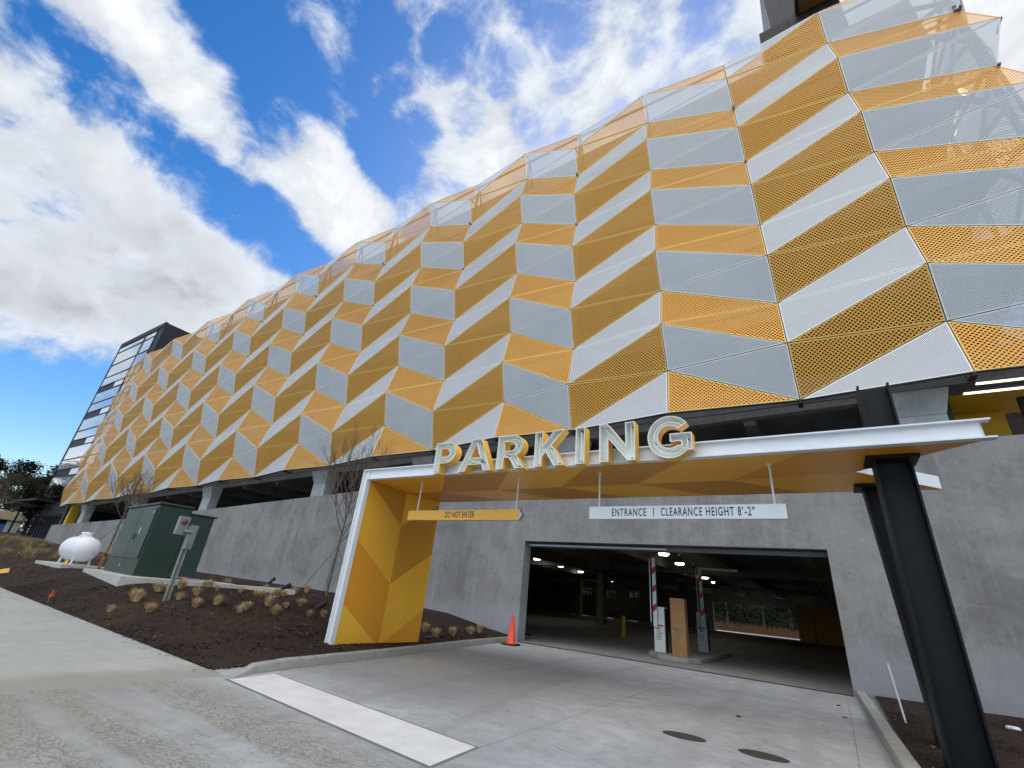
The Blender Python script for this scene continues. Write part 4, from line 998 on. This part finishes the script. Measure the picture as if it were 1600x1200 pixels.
b = B(); b.bar((-25.0, 7.95, 1.0), (-25.0, 8.0, 1.98), .09, .04, 'card'); b.bar((-25.0, 7.95, 1.55), (-25.0, 8.8, 1.55), .04, .09, 'card'); tag(b.build('timber_stake'), 'rough wooden stake between the white tank and the green cabinet', 'stake')
# marker flags
b = B(); z = T(-18.3, 5.05); b.tube([(-18.3, 5.02, z-.05), (-18.28, 5.02, z+.33)], .006, 'galv', 5); fl = thing('marker_flag', 'small orange marker flag at the edge of the sidewalk', 'marker flag', (-18.3, 5.02, z), 'marker flags in the bed')
b.build('wire', fl, world=True)
b = B(); b.mesh_faces([(-18.28, 4.96, z+.12), (-18.27, 5.09, z+.14), (-18.33, 5.10, z+.25), (-18.26, 5.05, z+.32), (-18.22, 5.00, z+.24), (-18.2, 5.02, z+.17)], [(0, 1, 2, 3, 4), (0, 4, 5), (0, 5, 1), (1, 5, 4, 3)], 'cone_orange'); b.build('flag', fl, world=True)
z = T(-26, 5.5); fl = thing('marker_flag', 'yellow marker flag lying in the mulch at the far left edge of the picture', 'marker flag', (-26, 5.5, z), 'marker flags in the bed')
b = B(); b.mesh_faces([(-26, 5.36, z+.04), (-26, 5.60, z+.10), (-26.1, 5.60, z+.25), (-26.1, 5.36, z+.18)], [(0, 1, 2, 3)], 'sign_gold'); b.build('flag', fl, world=True)
b = B(); b.tube([(-26, 5.3, z-.03), (-26.1, 5.3, z+.3)], .008, 'galv', 5); b.build('wire', fl, world=True)
# spotlights in the bed
for x, y, lb, rot in ((-21.9, 13.6, 'small black garden spotlight close to the wall, left of the staked tree', 0), (-16.9, 11.0, 'small black garden spotlight among the grass tufts, left of the staked tree', 1), (-13.1, 9.9, 'small black garden spotlight nearest the gold canopy leg', 2)):
    z = T(x, y); sp = thing('garden_spotlight', lb, 'spotlight', (x, y, z), 'garden spotlights')
    b = B(); b.tube([(0, 0, -.05), (0, 0, .16)], .02, 'rubber', 6); b.build('spike', sp)
    b = B(); a = (.12, .30, .2)[rot]; b.tube([(-.10, 0, .14), (a, .1, .14+.22)], [.05, .075], 'rubber', 10); b.build('lamp_head', sp)

# ================================================================== bare young trees
M['bark'] = simple('young_bark', (.13, .115, .10), .9, 0, .2, .3, 20)
M['bark_warm'] = simple('twig_bark', (.15, .12, .10), .9, 0, .2, .25, 20)
def bare_tree(name, lb, base, top, fork, spread, seed, guys=True):
    rr = random.Random(seed); base = Vector(base)
    t_ = thing(name, lb, 'tree', base, 'young bare trees along the garage wall')
    Ht = top-base.z; Fk = fork-base.z
    b = B(); tp_ = [Vector((0, 0, -.1)), Vector((.02, .01, Fk*.5)), Vector((.05, 0, Fk)), Vector((.10, .02, Fk+(Ht-Fk)*.35)), Vector((.16, .0, Fk+(Ht-Fk)*.7)), Vector((.22, .02, Ht))]
    b.tube(tp_, [.06, .05, .042, .028, .016, .006], 'bark', 8); b.build('trunk', t_)
    b = B()
    def grow(p, d, L, r, dep):
        n = 5 if dep < 2 else 4; pts = [p]; q = p.copy(); dd = d.copy()
        for k in range(n):
            dd = (dd+Vector((rr.uniform(-.11, .11), rr.uniform(-.11, .11), .085))).normalized(); q = q+dd*(L/n); pts.append(q.copy())
        b.tube(pts, [lerp(r, r*.35, k/n) for k in range(n+1)], 'bark_warm', 5 if dep < 1 else 4, cap=False)
        if dep < 3:
            m_ = (7, 4, 2)[dep]
            for k in range(m_):
                f = rr.uniform(.25, 1.0); i0 = min(int(f*n), n-1); s0 = pts[i0].lerp(pts[i0+1], f*n-i0)
                side = dd.cross(Vector((rr.uniform(-1, 1), rr.uniform(-1, 1), rr.uniform(-.3, .3)))).normalized()
                grow(s0, (dd+side*rr.uniform(.40, .75)).normalized(), L*rr.uniform(.38, .60), max(r*.55, .0045), dep+1)
    nb = 14
    for k in range(nb):
        f = (k+.4)/nb; z = Fk*.97+(Ht-Fk)*.62*f; a = k*2.4+rr.uniform(-.4, .4)
        el = lerp(.75, 1.8, f); d = Vector((math.cos(a), math.sin(a), el)).normalized()
        p = Vector((lerp(.05, .16, f), 0, z)); grow(p, d, (Ht-Fk)*lerp(.62, .36, f)*spread, lerp(.026, .015, f), 0)
    b.build('crown', t_)
    if guys:
        for a in (2.6, 4.6, .4):
            b = B(); g = Vector((math.cos(a)*1.25, math.sin(a)*1.25, T(base.x+math.cos(a)*1.25, base.y+math.sin(a)*1.25)-base.z)); b.tube([(.03, 0, Fk-.1), g], .011, 'rubber', 5); b.build('guy_strap', t_)
    return t_
bare_tree('bare_tree', 'young leafless tree held by straps just left of the gold canopy leg', (-18.25, 14.03, .86), 7.75, 2.95, 1.0, 11)
bare_tree('bare_tree', 'young leafless tree between the white tank and the green cabinet', (-32.7, 10.44, 1.15), 6.0, 3.2, 1.0, 23)

# ================================================================== grass tufts
def gmat(name, a, c):
    mt, t = mat(name, a, 1.0, 0, .0); t.put(t.b.inputs['Base Color'], t.ramp(t.noise(t.co, 9, 3), (.35, a), (.65, c))); M[name] = mt
gmat('dry_grass', (.36, .24, .12), (.66, .50, .29)); gmat('dry_grass_pale', (.24, .17, .09), (.44, .35, .20))
def tuft_mesh(seed, n, hgt, rad, m):
    rr = random.Random(seed); b = B()
    for k in range(n):
        a = rr.uniform(0, 6.28); r0 = rr.uniform(0, rad*.42); o_ = rr.uniform(.15, 1.0)**.8; h = hgt*rr.uniform(.55, 1.0)*(1.1-.35*o_)
        wd = rr.uniform(.0025, .0055); c, s_ = math.cos(a), math.sin(a); px_, py_ = -s_*wd, c*wd
        pts = [(r0, 0), (r0+rad*.25*o_, h*.45), (r0+rad*.5*o_, h*.8), (r0+rad*.8*o_, h*1.05)]
        vs = []
        for q, (r_, z_) in enumerate(pts):
            f = (1, 1, .7, .1)[q]; vs += [(c*r_+px_*f, s_*r_+py_*f, z_), (c*r_-px_*f, s_*r_-py_*f, z_)]
        b.mesh_faces(vs, [(0, 1, 3, 2), (2, 3, 5, 4), (4, 5, 7, 6)], m)
    me = b.build('tmp'); d_ = me.data; D.objects.remove(me); return d_
tm = [tuft_mesh(s, 190, .30, .20, 'dry_grass') for s in range(4)]
tmp_ = [tuft_mesh(s+9, 150, .42, .30, 'dry_grass_pale') for s in range(3)]
tufts = [(-15.27, 5.46), (-15.57, 6.04), (-14.1, 5.84), (-15.75, 6.07), (-14.78, 6.72), (-13.7, 6.67), (-15.71, 7.57), (-13.89, 7.27), (-13.18, 7.57), (-13.53, 7.92), (-17.09, 8.84), (-15.91, 9.63), (-13.07, 8.52), (-13.84, 9.32), (-14.28, 10.11), (-12.88, 9.49), (-12.92, 10.01), (-16.71, 11.02), (-17.59, 12.05), (-13.98, 8.8), (-16.19, 10.43), (-16.33, 6.83), (-17.16, 7.73), (-16.91, 9.51), (-17.89, 8.9), (-18.65, 13.29), (-19.27, 10.2), (-18.14, 11.16), (-11.4, 12.93), (-10.75, 12.77), (-10.9, 13.8), (-11.05, 14.97), (-11.2, 15.74), (-11.6, 11.9)]
def ordinal(n):
    w_ = ['first', 'second', 'third', 'fourth', 'fifth', 'sixth', 'seventh', 'eighth', 'ninth', 'tenth', 'eleventh', 'twelfth', 'thirteenth', 'fourteenth', 'fifteenth', 'sixteenth', 'seventeenth', 'eighteenth', 'nineteenth', 'twentieth']
    return w_[n-1] if n <= 20 else 'twenty-'+w_[n-21]
def ranks(ids): return {k: i+1 for i, k in enumerate(sorted(ids, key=lambda k: proj((tufts[k][0], tufts[k][1], T(*tufts[k])))[0]))}
rankA = ranks(range(28)); rankB = ranks(range(28, len(tufts)))
rr = random.Random(4)
def tuft(x, y, mesh, sc, lb, grp):
    o = D.objects.new('grass_tuft', mesh); COL.objects.link(o); o.location = (x, y, T(x, y)-.015); o.scale = (sc*rr.uniform(.8, 1.2), sc*rr.uniform(.8, 1.2), sc*rr.uniform(.75, 1.15)); o.rotation_euler = (rr.uniform(-.15, .15), rr.uniform(-.15, .15), rr.uniform(0, 6.3))
    tag(o, lb, 'grass tuft', grp)
for k, (x, y) in enumerate(tufts):
    tuft(x, y, tm[k % 4], rr.uniform(.65, 1.25), f'dry tan grass tuft left of the canopy leg, {ordinal(rankA[k])} from the left' if k < 28 else f'dry grass tuft between canopy leg and garage opening, {ordinal(rankB[k])} from the left', 'dry grass tufts in the mulch' if k < 28 else 'dry grass tufts by the opening')
k = 0
for _ in range(120):
    x = -rr.uniform(28, 68); y = rr.uniform(6.9, 16)
    if x > -36 and y > 9.5: continue
    if y < 7.4 and x > -33: continue
    if -29 < x and y > 6: continue
    tuft(x, y, tmp_[k % 3], rr.uniform(.6, 1.3), 'pale dry grass clump on the rising bed behind and left of the white tank', 'dry grass clumps on the far bed'); k += 1
# mulch chips and clods: uncountable
b = B(); rr = random.Random(8); M['chip'] = simple('bark_chips', (.045, .029, .021), .95, 0, .2, .5, 30); M['chip2'] = simple('pale_chips', (.17, .12, .08), .95, 0, .2, .4, 30)
for _ in range(15000):
    u = rr.random()
    if u < .80: x = -8.9-rr.random()**1.6*22; y = 4.97+rr.random()**1.3*9
    else: x = -rr.uniform(9.6, 12); y = rr.uniform(8, 16.9)
    if x > kerb_x(y)-.25: continue
    if -23.3 < x < -17.9 and 6.4 < y < 10: continue
    s_ = rr.uniform(.006, .020); a = rr.uniform(0, 6.3); c, sn = math.cos(a), math.sin(a); z = tz(x, y)+.004
    l = s_*rr.uniform(1.2, 2.6); t1 = rr.uniform(-.4, .6)
    vs = [(x+c*dx-sn*dy, y+sn*dx+c*dy, z+dz+t1*dx) for dx, dy, dz in ((-l, -s_/2, 0), (l, -s_/2, 0), (l, s_/2, s_*.6), (-l, s_/2, s_*.7))]
    b.mesh_faces(vs, [(0, 1, 2, 3)], 'chip2' if rr.random() < .07 else 'chip')
for _ in range(3500):
    x = .68+rr.random()**1.4*7; y = rr.uniform(4, 16.9); s_ = rr.uniform(.01, .03); z = .12+noise.noise(Vector((x*1.7, y*1.7, 9)))*.05
    vs = [(x+rr.uniform(-1, 1)*s_*1.6, y+rr.uniform(-1, 1)*s_*1.6, z+rr.uniform(0, s_)) for _k in range(4)]
    b.mesh_faces(vs, [(0, 1, 2, 3)], 'chip2' if rr.random() < .12 else 'chip')
tag(b.build('mulch_chips'), 'loose bark chips scattered over the beds', 'mulch', kind='stuff')
b = B()       # chips spilt on the kerb and the sidewalk edge
for _ in range(700):
    if rr.random() < .55:
        x = -8.6-rr.random()*14; y = 4.9-rr.random()**2.5*.35; z = edge_z(x)+.004
    else:
        y = rr.uniform(5.4, 16.5); x = kerb_x(y)-.03-rr.random()**.6*.16; z = .154
    s_ = rr.uniform(.005, .016); a = rr.uniform(0, 6.3); c, sn = math.cos(a), math.sin(a)
    b.mesh_faces([(x+c*dx-sn*dy, y+sn*dx+c*dy, z+dz) for dx, dy, dz in ((-s_*2, -s_/2, 0), (s_*2, -s_/2, .002), (s_*2, s_/2, s_*.4), (-s_*2, s_/2, .002))], [(0, 1, 2, 3)], 'chip')
tag(b.build('spilt_chips'), 'bark chips spilt on the kerb and sidewalk edge', 'mulch', kind='stuff')
for x, y, lb in ((-10.75, 13.0, 'pale flat scrap in the narrow bed, the farther one'), (-10.55, 12.2, 'pale flat scrap lying in the narrow bed, the nearer one')):
    b = B(); z = tz(x, y)+.05; b.mesh_faces([(x-.05, y-.25, z), (x+.06, y-.2, z+.02), (x+.05, y+.22, z+.04), (x-.07, y+.2, z+.01)], [(0, 1, 2, 3)], 'white_paint'); b.mesh_faces([(x-.05, y-.25, z-.03), (x+.06, y-.2, z-.01), (x+.05, y+.22, z+.01), (x-.07, y+.2, z-.02)], [(3, 2, 1, 0)], 'white_paint')
    tag(b.build('scrap'), lb, 'scrap')
# dead leaves on the driveway
b = B(); M['leaf_dead'] = simple('dead_leaf', (.05, .035, .025), .8)
for x, y in ((-.1, 12.9), (-.2, 14.6), (-1.7, 10.6)):
    a = rr.uniform(0, 6); b.mesh_faces([(x+math.cos(a+q)*.04*(1+.5*(q % 2)), y+math.sin(a+q)*.05, .006+.012*(int(q) % 2)) for q in (0, 1.3, 2.6, 3.9, 5.2)], [(0, 1, 2, 3, 4)], 'leaf_dead')
tag(b.build('leaf_litter'), 'a few dead leaves on the driveway', 'leaves', kind='stuff')

# ================================================================== background on the left and behind the garage
def leafmat(name, a, c):
    mt, t = mat(name, a, 1.0, 0, .0); t.put(t.b.inputs['Base Color'], t.ramp(t.noise(t.co, .35, 4), (.35, a), (.65, c))); M[name] = mt
leafmat('pine_needles', (.022, .028, .018), (.06, .062, .038)); leafmat('bare_twigs', (.07, .055, .042), (.13, .10, .075)); leafmat('evergreen', (.012, .017, .010), (.032, .038, .022)); leafmat('brush', (.006, .010, .006), (.014, .020, .010)); gmat('brown_grass', (.09, .055, .03), (.16, .10, .06))
def crown(b, cx, cy, z0, z1, r, rr, n, m, size):
    clumps = [(rr.uniform(-.75, .75)*r, rr.uniform(-.75, .75)*r, rr.uniform(z0, z1)) for _ in range(26)]
    for _ in range(n):
        c = rr.choice(clumps); tpf = 1-.55*(c[2]-z0)/(z1-z0)
        d = Vector((rr.gauss(0, 1), rr.gauss(0, 1), rr.gauss(0, .6)))*r*.17
        p = Vector((cx+c[0]*tpf, cy+c[1]*tpf, c[2]))+d
        u = Vector((rr.gauss(0, 1), rr.gauss(0, 1), rr.gauss(0, .7))).normalized(); v_ = u.orthogonal().normalized(); s_ = size*rr.uniform(.5, 1.3)
        b.mesh_faces([p-u*s_, p+v_*s_*.5, p+u*s_, p-v_*s_*.5], [(0, 1, 2, 3)], m)
def tree(x, y, zg, h, r, kind, lb, seed, grp, n=900):
    rr = random.Random(seed); t_ = thing(kind, lb, 'tree', (x, y, zg), grp)
    b = B(); b.tube([(0, 0, -.3), (rr.uniform(-.2, .2), 0, h*.5), (rr.uniform(-.4, .4), rr.uniform(-.3, .3), h*.93)], [h*.018+.05, h*.013, .05], 'bark', 7)
    for k in range(9):
        z = h*rr.uniform(.3, .85); a = rr.uniform(0, 6.3); b.tube([(0, 0, z), (math.cos(a)*r*.4, math.sin(a)*r*.4, z+r*.22), (math.cos(a)*r*.8, math.sin(a)*r*.8, z+r*.3)], [.07, .05, .02], 'bark', 4, cap=False)
    b.build('trunk', t_)
    b = B(); m = {'pine_tree': 'pine_needles', 'bare_tree': 'bare_twigs', 'evergreen_tree': 'evergreen'}[kind]
    crown(b, 0, 0, h*(.42 if kind == 'pine_tree' else .2), h*.97, r, rr, n, m, (.25 if kind != 'bare_tree' else .2)*h/14)
    b.build('crown', t_)
rr = random.Random(12); DES = {'pine_tree': 'tall dark pine', 'bare_tree': 'brown leafless tree', 'evergreen_tree': 'dense dark evergreen tree'}
spots = [(-104, 22.5, 8.0, 'evergreen_tree'), (-99, 21.3, 7.0, 'evergreen_tree'), (-112, 21.0, 9.0, 'pine_tree'), (-118, 20.0, 9.5, 'bare_tree'), (-120, 24.0, 10.5, 'pine_tree'), (-150, 6, 15, 'pine_tree'), (-146, 14, 17.5, 'pine_tree'), (-150, 21, 15.5, 'pine_tree'), (-142, 25.5, 15, 'evergreen_tree'), (-150, 33, 17, 'pine_tree'), (-136, 31, 14, 'bare_tree'), (-146, 41, 17.5, 'evergreen_tree'), (-150, 49, 16, 'pine_tree'), (-132, 21, 10, 'bare_tree'), (-130, 13, 9, 'bare_tree'), (-128, 5, 10, 'bare_tree'), (-150, 58, 16, 'evergreen_tree'), (-118, 33, 11.5, 'evergreen_tree'), (-112, 28.5, 9.5, 'evergreen_tree'), (-152, -4, 15, 'pine_tree'), (-126, 40, 12, 'evergreen_tree'), (-124, 24, 8, 'bare_tree')]
wh = ['first', 'second', 'third', 'fourth', 'fifth', 'sixth', 'seventh', 'eighth', 'ninth']; cnt = {}
order = sorted(range(len(spots)), key=lambda q: spots[q][1]/-spots[q][0])
for q in order:
    x, y, h, kd = spots[q]; cnt[kd] = cnt.get(kd, 0)+1
    tree(x, y, 3.2, h*1.0, h*.30, kd, f'{DES[kd]} at the far left, {wh[cnt[kd]-1]} of its kind from the left', q, 'trees at the far left', 4200)
# lower undergrowth
b = B()
for _ in range(9000):
    x = -rr.uniform(120, 150); y = rr.uniform(-5, 60); z = 3+rr.random()**1.3*8.0
    u = Vector((rr.gauss(0, 1), rr.gauss(0, 1), rr.gauss(0, 1))).normalized(); v_ = u.orthogonal().normalized(); s_ = rr.uniform(.2, .6)
    p = Vector((x, y, z)); b.mesh_faces([p-u*s_, p+v_*s_*.3, p+u*s_, p-v_*s_*.3], [(0, 1, 2, 3)], 'bare_twigs' if rr.random() < .7 else 'evergreen')
tag(b.build('undergrowth'), 'brown winter undergrowth below the far trees', 'undergrowth', kind='stuff')
# low shop building
M['tan'] = simple('tan_fascia', (.42, .36, .22), .7); M['blue'] = simple('blue_panel', (.03, .12, .36), .5); M['dkglass'] = mat('dark_window', (.02, .022, .025), .1)[0]
sh_ = thing('low_building', 'low building with tan fascia, dark windows and blue lower wall, far left', 'building', (-112, 16, 3))
b = B(); b.box(-124, -110, 6, 22.6, 5.1, 6.35, 'tan'); b.build('fascia', sh_, world=True)
b = B(); b.box(-124, -110.3, 6, 20.6, 2.8, 4.35, 'blue'); b.box(-124, -110.3, 20.61, 22.2, 2.8, 5.09, 'pad_conc'); b.build('wall', sh_, world=True)
for k in range(6):
    b = B(); b.box(-110.5, -110.35, 7.0+k*2.3, 9.0+k*2.3, 4.36, 5.09, 'dkglass'); b.build('window', sh_, world=True)
b = B(); b.box(-123, -112, 7, 22, 6.36, 6.6, 'white_paint'); b.build('roof', sh_, world=True)
pv = thing('dark_pavilion', 'dark flat roofed structure with slim posts beyond the end of the garage wall', 'building', (-98, 22, 3))
b = B(); b.box(-106, -93, 19.0, 26, 7.6, 7.9, 'charcoal'); b.box(-102, -95, 17.4, 21.5, 6.9, 7.05, 'charcoal2'); b.build('roof', pv, world=True)
b = B(); b.box(-103, -84, 22.6, 24.5, 2.6, 7.6, 'charcoal2'); b.box(-98, -84, 21.2, 22.59, 5.7, 7.6, 'charcoal'); b.build('wall', pv, world=True)
for k in range(9):
    b = B(); b.box(-95+k*1.4, -94.85+k*1.4, 20.0, 20.15, 2.2, 5.8, 'charcoal'); b.build('post', pv, world=True)
for y in (19.4, 21.0): 
    b = B(); b.box(-101, -100.8, y, y+.2, 2.6, 7.69, 'charcoal'); b.build('post', pv, world=True)
# wood and rough grass behind the garage, seen through the rear opening
M['wood_floor'] = simple('wooded_bank', (.012, .015, .009), 1.0, 0, .0, .5, .4)
b = B(); NX = 30
def bank(i, j): return (-110+i*6, 98+j*6+2*noise.noise(Vector((i, j, 0))), -.36+j*3.2+1.2*noise.noise(Vector((i*.8, j*.8, 5))) if j else -.36)
for i in range(NX):
    for j in range(5): b.face([bank(i, j), bank(i+1, j), bank(i+1, j+1), bank(i, j+1)], 'wood_floor')
struct(b.build('hillside'))
rr = random.Random(31)
for k in range(11):
    x = -42+k*5.2+rr.uniform(-1, 1); y = 96+rr.uniform(-5, 8); h = rr.uniform(13, 17)
    tree(x, y, -.4, h, h*.3, 'evergreen_tree' if k % 3 else 'pine_tree', f'dark tree in the wood behind the garage, {ordinal(k+1)} from the left', 90+k, 'trees behind the garage', 1500)
b = B()
for _ in range(5200):
    x = rr.uniform(-46, 12); y = rr.uniform(84, 90); z = -.35; h = rr.uniform(.5, 1.5); a = rr.uniform(-.3, .3)
    b.mesh_faces([(x-.05, y, z), (x+.05, y, z), (x+a, y, z+h)], [(0, 1, 2)], 'brown_grass')
for _ in range(7000):
    p = Vector((rr.uniform(-46, 12), rr.uniform(89, 94), rr.random()**.7*9)); u = Vector((rr.gauss(0, 1), rr.gauss(0, 1), rr.gauss(0, 1))).normalized(); v_ = u.orthogonal().normalized(); s_ = rr.uniform(.2, .5)
    b.mesh_faces([p-u*s_, p+v_*s_*.4, p+u*s_, p-v_*s_*.4], [(0, 1, 2, 3)], 'brush')
tag(b.build('rough_grass'), 'rough brown grass and brush behind the garage', 'grass', kind='stuff')
